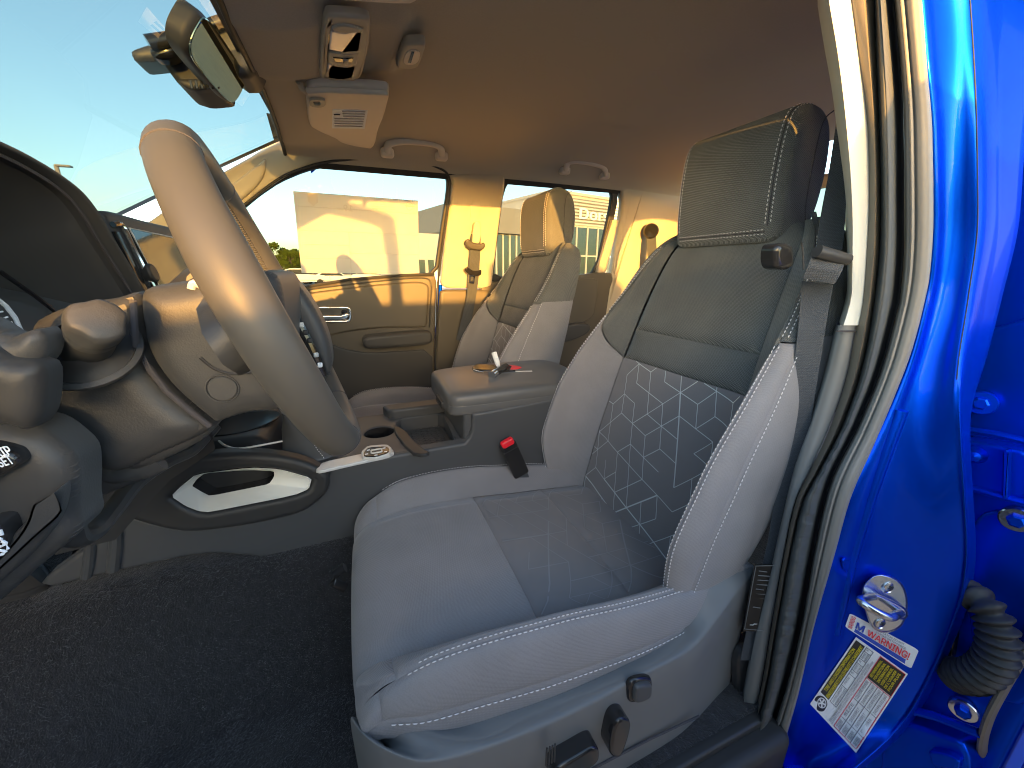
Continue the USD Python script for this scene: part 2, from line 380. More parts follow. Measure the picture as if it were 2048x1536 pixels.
mk('letter_white', (0.85, 0.85, 0.82), 0.4)
mk('bark', (0.10, 0.07, 0.045), 0.9)
mk('car_white', (0.7, 0.7, 0.68), 0.3, coat_weight=0.6)
mk('car_red', (0.35, 0.03, 0.03), 0.3, coat_weight=0.6)
mk('car_silver', (0.6, 0.6, 0.6), 0.3, 0.5)
mk('tyre', (0.02, 0.02, 0.02), 0.8)
mk('dark_glass', (0.03, 0.035, 0.04), 0.06)
mk('facade_glass', (0.10, 0.14, 0.15), 0.05, 0.6)
mk('screen_glass', (0.10, 0.12, 0.13), 0.04, 0.75)
mk('gauge_black', (0.008, 0.008, 0.01), 0.2)
mk('lamp_lens', (0.80, 0.76, 0.68), 0.12)
mk('lamp_reflector', (0.85, 0.8, 0.72), 0.2, 0.8)
mk('mirror_glass', (0.62, 0.62, 0.40), 0.02, 1.0)
mk('heel_rubber', (0.018, 0.018, 0.019), 0.75, bump=[(200, 0.2, 0.001)])
mk('carpet_pile', (0.012, 0.0125, 0.016), 0.95, bump=[(350, 1.0, 0.003), (90, 0.6, 0.006)], vary=(60, 0.5), sheen_weight=0.2)
mk('carpet_fibre', (0.024, 0.024, 0.030), 0.8)
mk('carpet_fibre_pale', (0.12, 0.12, 0.135), 0.8)
mk('leaf', (0.085, 0.10, 0.02), 0.6)
def mk_pane(name, tint, ior=1.5, rough=0.0):
    MAT[name] = usdkit.material(stage, f'/World/Looks/{name}', {
        't': ('transparent_bsdf', {'color': tint}), 'g': ('glossy_bsdf', {'color': (1, 1, 1), 'roughness': rough}), 'f': ('fresnel', {'IOR': ior}), 'm': ('mix_closure', {})},
        [('f.fac', 'm.fac'), ('t.BSDF', 'm.closure1'), ('g.BSDF', 'm.closure2')], surface='m.closure')
mk_pane('pane', (0.30, 0.35, 0.345), 1.35)
mk_pane('screen_pane', (0.225, 0.27, 0.255), 1.35)
MAT['paper_sheet'] = usdkit.material(stage, '/World/Looks/paper_sheet', {
    'd': ('diffuse_bsdf', {'color': (0.62, 0.60, 0.55)}), 't': ('translucent_bsdf', {'color': (0.5, 0.47, 0.40)}), 'm': ('mix_closure', {'fac': 0.45})},
    [('d.BSDF', 'm.closure1'), ('t.BSDF', 'm.closure2')], surface='m.closure')
MAT['leaf'] = usdkit.material(stage, '/World/Looks/leaf', {
    'o': ('geometry', {}), 'r': ('rgb_ramp', {'ramp': [(0, (0.09, 0.12, 0.018)), (0.6, (0.17, 0.18, 0.03)), (1, (0.26, 0.24, 0.045))]}),
    'd': ('diffuse_bsdf', {}), 't': ('translucent_bsdf', {'color': (0.14, 0.14, 0.02)}), 'm': ('mix_closure', {'fac': 0.35})},
    [('o.random_per_island', 'r.fac'), ('r.color', 'd.color'), ('d.BSDF', 'm.closure1'), ('t.BSDF', 'm.closure2')], surface='m.closure')

# ------------------------------------------------------------------ the cab: floor, ceiling, sides
def floor_z(x, y):
    x, y = np.asarray(x, float), np.asarray(y, float)
    s = np.clip((y + 0.36) / 0.22, 0, 1); s = s * s * (3 - 2 * s)
    z = 0.205 + 0.20 * s * np.where(y < 0, 1, np.clip((0.34 - y) / 0.2, 0, 1))
    t = np.clip((-0.62 - x) / 0.35, 0, 1)
    return z + 0.35 * t * t
X, Y = np.meshgrid(np.linspace(-1.0, 1.6, 180), np.linspace(-0.68, 0.68, 120), indexing='ij')
Zf = floor_z(X, Y) + 0.004 * (meshkit.fbm(np.stack([X * 9, Y * 9, X * 0], -1), 3) - 0.5)
put(None, 'floor', gridmesh(np.stack([X, Y, Zf], -1)), 'carpet_pile', smooth=True, kind='structure', label='black carpet covering the cab floor in front of the grey seat')
def fibres(name, n, seed, mat, w):
    r = np.random.default_rng(seed)
    x, y = r.uniform(-0.85, 0.35, n), r.uniform(-0.60, -0.12, n)
    dens = meshkit.fbm(np.c_[x * 14, y * 14, x * 0], 4, seed) ; keep = dens > r.uniform(0.2, 0.62, n); x, y = x[keep], y[keep]; n = len(x)
    z = floor_z(x, y)
    a = r.uniform(0, 2 * math.pi, n); L = r.uniform(0.002, 0.0060, n)
    b = np.c_[x, y, z - 0.001]; d = np.c_[np.cos(a), np.sin(a), r.uniform(0.3, 1.1, n)]
    p = np.stack([b, b + d * L[:, None] * 0.6, b + np.c_[d[:, :2] * 1.2, d[:, 2] * 0.75] * L[:, None]], 1)
    path = _num('/World/' + name); c = UsdGeom.BasisCurves.Define(stage, path)
    c.CreateTypeAttr('linear'); c.CreatePointsAttr(Vt.Vec3fArray.FromNumpy(p.reshape(-1, 3).astype(np.float32)))
    c.CreateCurveVertexCountsAttr(Vt.IntArray.FromNumpy(np.full(n, 3, np.int32)))
    c.CreateWidthsAttr(Vt.FloatArray([w])); c.SetWidthsInterpolation('constant')
    UsdShade.MaterialBindingAPI.Apply(c.GetPrim()).Bind(MAT[mat])
    tag(c.GetPrim(), 'short fuzzy pile fibres standing on the black carpet' if 'pale' not in mat else 'pale flecks of fibre in the black carpet', None, None, 'stuff')
fibres('carpet_fibre', 60000, 3, 'carpet_fibre', 0.0006)
fibres('carpet_fleck', 34000, 4, 'carpet_fibre_pale', 0.0004)

HY = A(-0.62, -0.60, -0.55, -0.45, -0.30, -0.1, 0, 0.1, 0.30, 0.45, 0.55, 0.60, 0.618)
HZ = A(1.345, 1.375, 1.410, 1.437, 1.450, 1.457, 1.458, 1.457, 1.450, 1.437, 1.410, 1.378, 1.352)
hyz = cr(np.c_[HY, HZ], 8)
xs = np.r_[np.linspace(-0.162, 0.3, 60), np.linspace(0.32, 1.62, 50)]
def head_z(x, y, z):
    d = np.clip((0.16 - x) / 0.31, 0, 1)
    z = z - 0.052 * d * d * (3 - 2 * d) * np.clip((0.62 - abs(y)) / 0.12, 0, 1)
    b = np.clip((0.155 - x) / 0.03, 0, 1) * np.clip((0.135 - abs(y - 0.0)) / 0.03, 0, 1)      # overhead console swelling
    r = np.clip((x - 0.6) / 1.0, 0, 1)
    return z - 0.012 * b * b * (3 - 2 * b) - 0.02 * r * r
G = np.array([[(x - 0.0 * y, y, head_z(x, y, z)) for y, z in hyz] for x in xs])
G[:, :, 0] -= (np.clip((0.25 - G[:, :, 0]) / 0.4, 0, 1)) * 0.03 * (np.clip(1 - (abs(G[:, :, 1]) / 0.6) ** 2, 0, 1) * -0.6)
put(None, 'ceiling', gridmesh(G), 'headliner_cloth', smooth=True, kind='structure', label='beige cloth headliner over the seats')

body = thing('truck_body', 'blue pickup truck body round the open front doorway, with pillars, seals and windscreen', 'truck', (0.75, -0.7, -0.2))
# roof skin, back wall, far side panels: they shut the light out where the real cab does
roof = gridmesh(np.array([[(x, y * 1.06, 1.50 + 0.0 * y - 0.09 * max(0, (abs(y) - 0.35) / 0.27) ** 2 - (0.05 if x < -0.06 else 0)) for y in np.linspace(-0.66, 0.66, 23)] for x in (-0.10, -0.04, 0.3, 0.9, 1.4, 1.68)]))
put(body, 'roof', roof, 'paint_blue')
def in_x(pts): return [(p[0], p[1]) for p in pts]
bw = puff([(-0.66, 0.15), (0.66, 0.15), (0.66, 0.95), (0.60, 1.33), (-0.60, 1.33), (-0.66, 0.95)], 0.03, 0.01, 3,
          [chaikin([(-0.52, 0.99), (0.52, 0.99), (0.49, 1.285), (-0.49, 1.285)], 3, 0.12)], lambda V: np.c_[1.63 - V[:, 2], V[:, 0], V[:, 1]])
put(body, 'back_panel', bw, 'trim_beige')
put(body, 'rear_window', puff(rrect(1.06, 0.31, 0.03), 0.004, 0.001, 1, (), lambda V: np.c_[1.632 - V[:, 2], V[:, 0], V[:, 1] + 1.138]), 'pane')
# far side sill and shell behind the doors
put(body, 'side_shell', gridmesh(np.array([[(x, float(wall_y(z)) + 0.09, z) for z in (-0.1, 0.4, 0.75)] for x in (-1.3, 0, 1.7)])), 'paint_blue')
put(body, 'front_bulkhead', gridmesh(np.array([[(-0.98, y, z) for z in (-0.1, 0.5, 0.98)] for y in (-0.75, 0, 0.75)])), 'dark_plastic')
# pillar trims of the far side
APT = pw([(574, 268), (500, 312), (430, 352), (360, 398), (300, 440), (235, 486), (300, 520), (440, 446), (500, 400), (560, 357), (610, 333), (660, 318), (715, 312), (690, 292), (640, 275)])
put(body, 'front_pillar_trim', puff(cr(APT, 4, True), 0.024, 0.010, 4, (), on_wall(0.024)), 'trim_beige')
put(body, 'pillar_handle', puff(cr(pw([(532, 318), (520, 327), (480, 357), (440, 392), (446, 402), (468, 410), (505, 382), (528, 352)]), 4, True), 0.012, 0.008, 4, (), on_wall(0.002)), 'trim_beige', label='moulded cover on the front pillar')
put(body, 'middle_pillar_trim', puff(chaikin(pw([(897, 346), (1012, 344), (1010, 378), (1000, 440), (988, 540), (985, 577), (882, 577), (886, 530), (896, 440), (905, 385), (907, 366)]), 1, 0.15), 0.03, 0.012, 4, (), on_wall(0.032), 0.02), 'trim_beige')
put(body, 'middle_pillar_base', puff(pw([(881, 579), (985, 579), (972, 640), (950, 720), (935, 800), (868, 800), (872, 700), (876, 640)]), 0.034, 0.012, 4, (), on_wall(0.034), 0.03), 'door_trim', label='dark lower cover of the middle pillar')
for q in ([(941, 400), (963, 400), (962, 425), (958, 470), (940, 470)], [(935, 355), (973, 357), (973, 372), (934, 372)]):
    put(body, 'trim_cover', puff(chaikin(pw(q), 2, 0.2), 0.0035, 0.0012, 2, (), on_wall(0.0035)), 'trim_beige')
put(body, 'rear_pillar_trim', puff(chaikin(pw([(1243, 372), (1400, 380), (1400, 640), (1205, 700), (1210, 640), (1222, 560), (1238, 460), (1246, 410)]), 1, 0.12), 0.03, 0.012, 4, (), on_wall(0.032), 0.03), 'trim_beige')
put(body, 'cab_rail', gridmesh(np.array([[(x, y, z) for y, z in ((0.618, 1.352), (0.632, 1.335), (0.66, 1.345), (0.68, 1.42), (0.60, 1.475))] for x in (-0.2, 0.4, 1.0, 1.65)])), 'black_rubber')
# windscreen with its dark printed band and the driver's pillar (outside the picture)
def ws(u, v):                          # u across -1..1, v from roof 0 to dash 1
    yy = u * (0.585 + 0.12 * v); c = 1 - u * u
    return A(-0.150 - 0.80 * v - 0.03 * c * (0.3 + v), yy, 1.412 - 0.40 * v + 0.012 * c - 0.02 * v * (1 - v) * -1)
put(body, 'windscreen', flip(gridmesh(np.array([[ws(u, v) for v in np.linspace(0, 1, 9)] for u in np.linspace(-1, 1, 17)]))), 'screen_pane', smooth=True)
def band(us, vs, off=0.004): return gridmesh(np.array([[ws(u, v) + A(0.3, 0, -0.9) * off for v in vs] for u in us]))
put(body, 'windscreen_band', band(np.linspace(-1, 1, 21), (0.0, 0.012)), 'black_rubber')
put(body, 'windscreen_band', band((0.955, 1.0), np.linspace(0, 1, 9)), 'gloss_black')
put(body, 'driver_front_pillar', tube(cr([(-0.10, -0.605, 1.40), (-0.40, -0.67, 1.25), (-0.95, -0.735, 1.0)], 5), 0.035, 10), 'paint_blue')
put(body, 'header_rail', tube([tuple(q + A(-.003, 0, -.001)) for q in G[0][6:-6:4]], 0.0055, 8), 'black_rubber')
put(body, 'driver_rear_quarter', rboxp((1.62, -0.69, 0.6), (0.14, 0.10, 1.5), 0.02), 'paint_blue')

# ------------------------------------------------------------------ passenger door
W1 = [(440, 458), (497, 410), (520, 391), (560, 364), (610, 343), (660, 331), (720, 326), (800, 329), (862, 336), (885, 344), (893, 360), (892, 385), (880, 460), (868, 549), (800, 552), (700, 560), (600, 577), (520, 592), (430, 610)]
def window(parent, pts, off, grow, mats=('black_rubber', 'pane')):
    q = chaikin(pw(pts, off), 1, 0.2); poly = Polygon(q).buffer(0)
    outer = np.array(poly.buffer(grow, join_style=1).exterior.coords)[:-1]; inner = np.array(poly.exterior.coords)[:-1]
    fr = put(parent, 'window_frame', puff(outer, 0.02, 0.006, 3, [inner], on_wall(off + 0.01)), mats[0])
    gl = np.array(poly.buffer(0.01).exterior.coords)[:-1]
    put(parent, 'window_glass', puff(gl, 0.004, 0.001, 1, (), on_wall(off + 0.008)), mats[1])
    return outer
door = thing('passenger_door', 'closed front passenger door with sunlit tan panel, chrome handle and padded armrest', 'car door', (0.1, 0.7, 0.3))
window(door, W1, 0.03, 0.016)
DT = pw([(380, 640), (520, 594), (600, 578), (700, 561), (800, 553), (869, 551), (873, 560), (870, 640), (866, 800), (640, 840), (380, 960)], 0.02)
put(door, 'door_panel', puff(DT, 0.03, 0.010, 4, (), on_wall(0.035), 0.03), 'door_trim')
put(door, 'belt_seal', tube([A(*( [p[0], float(wall_y(p[1])) + 0.012, p[1] + 0.004])) for p in pw([(430, 612), (520, 593), (600, 578), (700, 561), (800, 553), (868, 550)], 0.02)], 0.006, 8), 'black_rubber')
put(door, 'upper_pad', puff(chaikin(pw([(560, 602), (600, 589), (640, 582), (750, 569), (838, 562), (858, 570), (857, 600), (855, 645), (850, 655), (770, 655), (700, 662), (640, 676), (560, 690)]), 2, 0.2), 0.016, 0.008, 4, (), on_wall(0.008)), 'door_trim')
put(door, 'pad_groove', tube([A(p[0], float(wall_y(p[1])) + 0.002, p[1]) for p in cr(pw([(600, 583), (640, 576), (750, 563), (840, 556), (862, 567), (861, 610), (859, 655)]), 5)], 0.0035, 6), 'door_dark')
put(door, 'armrest', puff(chaikin(pw([(724, 678), (738, 671), (800, 666), (858, 661), (865, 668), (866, 690), (800, 695), (742, 698), (726, 694)], -0.05), 2), 0.075, 0.014, 5, (), on_wall(0.02)), 'door_dark')
put(door, 'lower_panel', puff(chaikin(pw([(560, 690), (640, 680), (690, 698), (735, 706), (866, 698), (864, 800), (560, 860)], -0.0), 1, 0.15), 0.012, 0.006, 3, (), on_wall(0.006)), 'door_dark')
hb = put(door, 'handle_bezel', puff(chaikin(pw([(626, 618), (636, 612), (695, 612), (703, 618), (703, 640), (696, 645), (640, 645), (630, 640)]), 2), 0.012, 0.003, 3, [chaikin(pw([(632, 620), (638, 616), (692, 616), (698, 621), (698, 637), (692, 641), (642, 641), (634, 636)]), 2)], on_wall(-0.005)), 'chrome')
put(door, 'handle_cup', puff(chaikin(pw([(632, 619), (638, 615), (693, 615), (699, 620), (699, 638), (692, 642), (642, 642), (633, 637)]), 2), 0.002, 0.0008, 1, (), on_wall(-0.008)), 'door_dark')
put(door, 'handle_lever', puff(cr(pw([(634, 634), (650, 629), (680, 629), (694, 625), (698, 630), (694, 638), (670, 641), (645, 640)]), 4, True), 0.014, 0.006, 4, (), on_wall(-0.008)), 'chrome')
put(door, 'lock_button', puff(chaikin(pw([(683, 618), (694, 618), (694, 627), (683, 628)]), 2), 0.004, 0.0015, 2, (), on_wall(-0.009)), 'gloss_black')
put(door, 'door_edge_seal', tube([A(p[0], float(wall_y(p[1])) + 0.004, p[1]) for p in cr(pw([(868, 800), (873, 660), (876, 570), (890, 460), (900, 385), (900, 360), (890, 342), (860, 330), (800, 322), (720, 318), (655, 323), (600, 338), (555, 358), (495, 404), (430, 455)]), 5)], 0.0045, 8), 'black_rubber')
put(door, 'door_edge', tube([A(p[0], float(wall_y(p[1])) + 0.02, p[1]) for p in cr(pw([(877, 800), (880, 660), (882, 570)]), 5)], 0.009, 8), 'paint_blue', label='blue painted door edge')

rdoor = thing('rear_passenger_door', 'closed rear passenger door behind the front passenger seat, sunlit panel under its window', 'car door', (0.9, 0.7, 0.3))
W2 = [(985, 562), (994, 480), (1004, 400), (1012, 372), (1028, 354), (1100, 359), (1190, 369), (1212, 374), (1222, 386), (1219, 415), (1190, 545), (1150, 551)]
window(rdoor, W2, 0.03, 0.035)
put(rdoor, 'door_panel', puff(pw([(960, 566), (1150, 551), (1198, 544), (1240, 548), (1222, 640), (1190, 720), (1100, 800), (960, 800)], 0.02), 0.03, 0.010, 4, (), on_wall(0.035), 0.03), 'door_trim')
put(rdoor, 'upper_pad', puff(chaikin(pw([(1060, 575), (1150, 558), (1190, 556), (1196, 566), (1192, 605), (1184, 645), (1060, 670)]), 2), 0.014, 0.007, 4, (), on_wall(0.006)), 'door_trim')
put(rdoor, 'armrest', puff(chaikin(pw([(1040, 668), (1120, 650), (1185, 644), (1180, 670), (1120, 690), (1040, 700)], -0.04), 2), 0.06, 0.012, 4, (), on_wall(0.02)), 'door_dark')
put(rdoor, 'quarter_frame', puff(pw([(1226, 440), (1240, 440), (1212, 545), (1194, 545)], 0), 0.02, 0.006, 3, (), on_wall(0.02)), 'trim_beige')

# ------------------------------------------------------------------ rear bench (behind the front seats)
bench = thing('rear_bench_seat', 'dark cloth rear bench seat against the back of the cab', 'bench seat', (1.35, 0, 0.3))
put(bench, 'cushion', rboxp((1.27, 0, 0.47), (0.50, 1.22, 0.16), 0.05), 'seat_cloth')
put(bench, 'backrest', rboxp((1.53, 0, 0.74), (0.14, 1.24, 0.50), 0.05, rot((0, 1, 0), 8)), 'mesh_cloth')
for y in (-0.36, 0.36):
    put(bench, 'headrest', rboxp((1.555, y, 1.03), (0.09, 0.26, 0.13), 0.035), 'mesh_cloth')
rb = thing('rear_seat_belt', 'black rear seat belt and its round shoulder guide on the sunlit rear pillar', 'seat belt', tuple(PW(1300, 465)))
c = PW(1302, 462, -0.05)
put(rb, 'guide', xf(lathe([(0, -0.012), (0.03, -0.012), (0.036, 0), (0.03, 0.012), (0, 0.014)], 20), look(c, (-0.6, -0.8, 0.1))), 'gloss_black')
put(rb, 'webbing', sweep([c + A(0, 0, 0), c + A(0.01, -0.01, -0.1), c + A(0.05, -0.05, -0.35)], [(-0.022, -0.001), (0.022, -0.001), (0.022, 0.001), (-0.022, 0.001)], (-0.5, -0.8, 0)), 'webbing')

# ------------------------------------------------------------------ front seats
def interp(z, xs, ys): return np.interp(z, xs, ys)
from scipy.interpolate import PchipInterpolator as PI
BZ = A(.36, .43, .50, .60, .70, .79, .865, .95, 1.03, 1.065, 1.09)
B_C = PI(BZ, A(.50, .512, .53, .556, .585, .611, .634, .664, .70, .722, .752))           # middle of the backrest's face
B_W = PI(BZ, A(.205, .228, .240, .250, .253, .251, .243, .228, .205, .182, .150))          # half width
B_P = PI(BZ, A(.02, .06, .105, .135, .128, .100, .066, .030, .012, .006, 0))               # how far the bolsters stand forward
B_I = PI(BZ, A(.165, .170, .172, .172, .170, .167, .163, .158, .150, .140, .12))           # half width of the insert
B_T = PI(BZ, A(.12, .13, .14, .14, .135, .13, .125, .12, .105, .085, .03))                 # thickness
KN = np.arange(10)
def back_pt(k, z):
    """k: 0 middle, 2 insert seam, 4 ridge of the bolster, 5 outer edge, 9 middle of the back"""
    C, w, p, i, T = B_C(z), B_W(z), B_P(z), B_I(z), B_T(z)
    d = np.stack([0 * i, i * .55, i, (i + w) / 2 + .004, w - .022, w - .002, w + .002, w - .004, w * .75, 0 * w])
    x = np.stack([C, C + .001, C - .004, C - p * .55, C - p * .97, C - p * .80, C - p * .30, C + T * .5, C + T * .98, C + T * 1.05])
    a = np.abs(k); out = []
    for q in (d, x):
        q = np.moveaxis(q, 0, -1)
        out.append(crom(q, a))
    return np.stack([out[1], np.sign(k) * out[0], z], -1)
def crom(q, a):                        # Catmull-Rom along the last axis at fractional index a
    n = q.shape[-1]; i = np.clip(np.floor(a).astype(int), 0, n - 2); t = a - i
    g = lambda j: np.take_along_axis(q, np.clip(j, 0, n - 1)[..., None], -1)[..., 0]
    A0 = np.where(i == 0, 0.0, 1.0)
    p0 = np.where(i == 0, 2 * g(i) - g(i + 1), g(i - 1)); p1, p2 = g(i), g(i + 1); p3 = np.where(i >= n - 2, 2 * g(i + 1) - g(i), g(i + 2))
    return 0.5 * (2 * p1 + (p2 - p0) * t + (2 * p0 - 5 * p1 + 4 * p2 - p3) * t * t + (3 * p1 - p0 - 3 * p2 + p3) * t ** 3)
CQ = A(0, .10, .18, .24, .32, .48, .60, .80)                                              # along the cushion: up the front, then back
C_X = PI(CQ, A(-.035, -.066, -.060, -.020, .06, .22, .34, .56))
C_Z = PI(CQ, A(.30, .385, .450, .482, .490, .478, .464, .450))
C_W = PI(CQ, A(.205, .222, .228, .236, .247, .254, .254, .240))
C_B = PI(CQ, A(0, .0, .004, .018, .040, .050, .046, .030))
C_D = PI(CQ, A(.02, .035, .055, .070, .088, .086, .070, .020))                             # depth of the side
def cush_pt(k, q):
    """k: 0 middle, 3 insert seam, 5 ridge, 6 edge, 7 lower seam, 8 bottom edge"""
    w, b, D, z = C_W(q), C_B(q), C_D(q), C_Z(q); i = w - .070
    f = np.clip((q - .12) / .16, 0, 1)                              # side drops down behind the rounded front corner
    d = np.stack([0 * w, i * .4, i * .8, i, i + .028, w - .022, w - .004, w + .003 * f, w - .004, w - .012])
    zz = np.stack([z + .002, z + .001, z, z - .003 + .0 * b, z + b * .62, z + b, z + b * .72 - .004, z - .018 * f - .2 * b, z - .018 - D * f * .85, z - .018 - D * f])
    xb = C_X(q)
    rnd = np.stack([0 * w, .001 + 0 * w, .004 + 0 * w, .007 + 0 * w, .012 + 0 * w, .018 + 0 * w, .026 + 0 * w, .034 + 0 * w, .040 + 0 * w, .042 + 0 * w]) * np.clip(1 - q / .30, 0, 1)
    a = np.abs(k)
    return np.stack([xb + crom(np.moveaxis(rnd, 0, -1), a), np.sign(k) * crom(np.moveaxis(d, 0, -1), a), crom(np.moveaxis(zz, 0, -1), a)], -1)
def ease(n):                           # samples bunched at both ends
    t = np.linspace(-1, 1, n); return 0.5 + 0.5 * np.sign(t) * (1 - (1 - np.abs(t)) ** 1.7)
def patch(S, ka, kb, va, vb, nu, nv, h=.004, wd=.008, edges=(1, 1, 1, 1)):
    """the surface S between the seams; every seam (edges: ka, kb, va, vb) is pulled in by h"""
    s, t = np.meshgrid(ease(nu), ease(nv), indexing='ij')
    fv = lambda f, x: f(x) if callable(f) else np.full_like(x, f)
    v = fv(va, s) * (1 - t) + fv(vb, s) * t
    k = fv(ka, v) * (1 - s) + fv(kb, v) * s
    v = fv(va, s) * (1 - t) + fv(vb, s) * t
    p = S(k, v)
    e = 1e-3; n = np.cross(S(k, v + e) - S(k, v - e), S(k + e, v) - S(k - e, v))
    n /= np.maximum(np.linalg.norm(n, axis=-1, keepdims=True), 1e-12)
    du = np.linalg.norm(np.diff(p, axis=0), axis=-1); dv = np.linalg.norm(np.diff(p, axis=1), axis=-1)
    z0 = np.zeros((1, nv)); z1 = np.zeros((nu, 1))
    a = np.r_[z0, np.cumsum(du, 0)]; b = np.c_[z1, np.cumsum(dv, 1)]
    D = np.full_like(s, 9.0)
    for on, q in zip(edges, (a, a[-1:] - a, b, b[:, -1:] - b)):
        if on: D = np.minimum(D, q)
    return p - n * (h * np.exp(-D / wd))[..., None], n
class Seat:
    def __init__(self, yc, dx):
        self.o = A(dx, yc, 0)
    def back(self, k, z): return back_pt(np.asarray(k, float) + 0 * np.asarray(z, float), np.asarray(z, float) + 0 * np.asarray(k, float)) + self.o
    def cush(self, k, q): return cush_pt(np.asarray(k, float) + 0 * np.asarray(q, float), np.asarray(q, float) + 0 * np.asarray(k, float)) + self.o
    def line(self, S, ks, vs, n=60, lift=.0):
        kv = resample(cr(np.c_[ks, vs], 8), n); p = S(kv[:, 0], kv[:, 1]); e = 1e-3
        nn = np.cross(S(kv[:, 0], kv[:, 1] + e) - S(kv[:, 0], kv[:, 1] - e), S(kv[:, 0] + e, kv[:, 1]) - S(kv[:, 0] - e, kv[:, 1]))
        nn /= np.maximum(np.linalg.norm(nn, axis=1, keepdims=True), 1e-12)
        return p + nn * lift, nn
def lattice(seed, w, h, edge, drop, ang):
    """print pattern: edges of stacked cubes, some left out, with a few long bars; in metres over w x h"""
    r = np.random.default_rng(seed); seg = []
    a1, a2 = A(math.cos(ang), math.sin(ang)) * edge, A(math.cos(ang + math.pi / 3), math.sin(ang + math.pi / 3)) * edge
    a3 = a2 - a1
    for i in range(-24, 25):
        for j in range(-24, 25):
            o = i * a1 + j * a2
            m = (i - j) % 3
            for d, q in ((a1, 0), (a2, 1), (a3, 2)):
                e = o + d; m2 = ((i + (q == 0) - (q == 2)) - (j + (q != 0))) % 3
                if 0 in (m, m2) and r.random() > drop: seg.append((o, e, .0014))
                elif r.random() < 0.10: seg.append((o, e, .0012))
    for k in range(9):
        d = (a1, a2, a3)[k % 3]; o = A(r.uniform(-w, w), r.uniform(-h, h)) * .45
        o = np.round(o @ np.linalg.inv(np.array([a1, a2]))) @ np.array([a1, a2])
        seg.append((o - d * r.integers(1, 4), o + d * r.integers(1, 5), .0026 if k < 4 else .0013))
    return seg
def print_lines(S, segs, w, h, kv):
    """each printed bar a thin strip on the cloth"""
    box_ = sbox(-w / 2, -h / 2, w / 2, h / 2); out = []
    for a, b, wd in segs:
        L = LineString([a, b]).intersection(box_)
        if L.is_empty or L.length < .006: continue
        a, b = np.array(L.coords)[0], np.array(L.coords)[-1]; n = 7
        t = np.linspace(0, 1, n)[:, None]; c = a * (1 - t) + b * t; d = unit(b - a); sd_ = A(-d[1], d[0]) * wd / 2
        G = np.stack([c - sd_, c + sd_], 1)
        k, v = kv(G[..., 0], G[..., 1]); p = S(k, v); e = 1e-3
        nn = np.cross(S(k, v + e) - S(k, v - e), S(k + e, v) - S(k - e, v)); nn /= np.linalg.norm(nn, axis=-1, keepdims=True)
        out.append(gridmesh(p + nn * .0005))
    return flip(join(out))
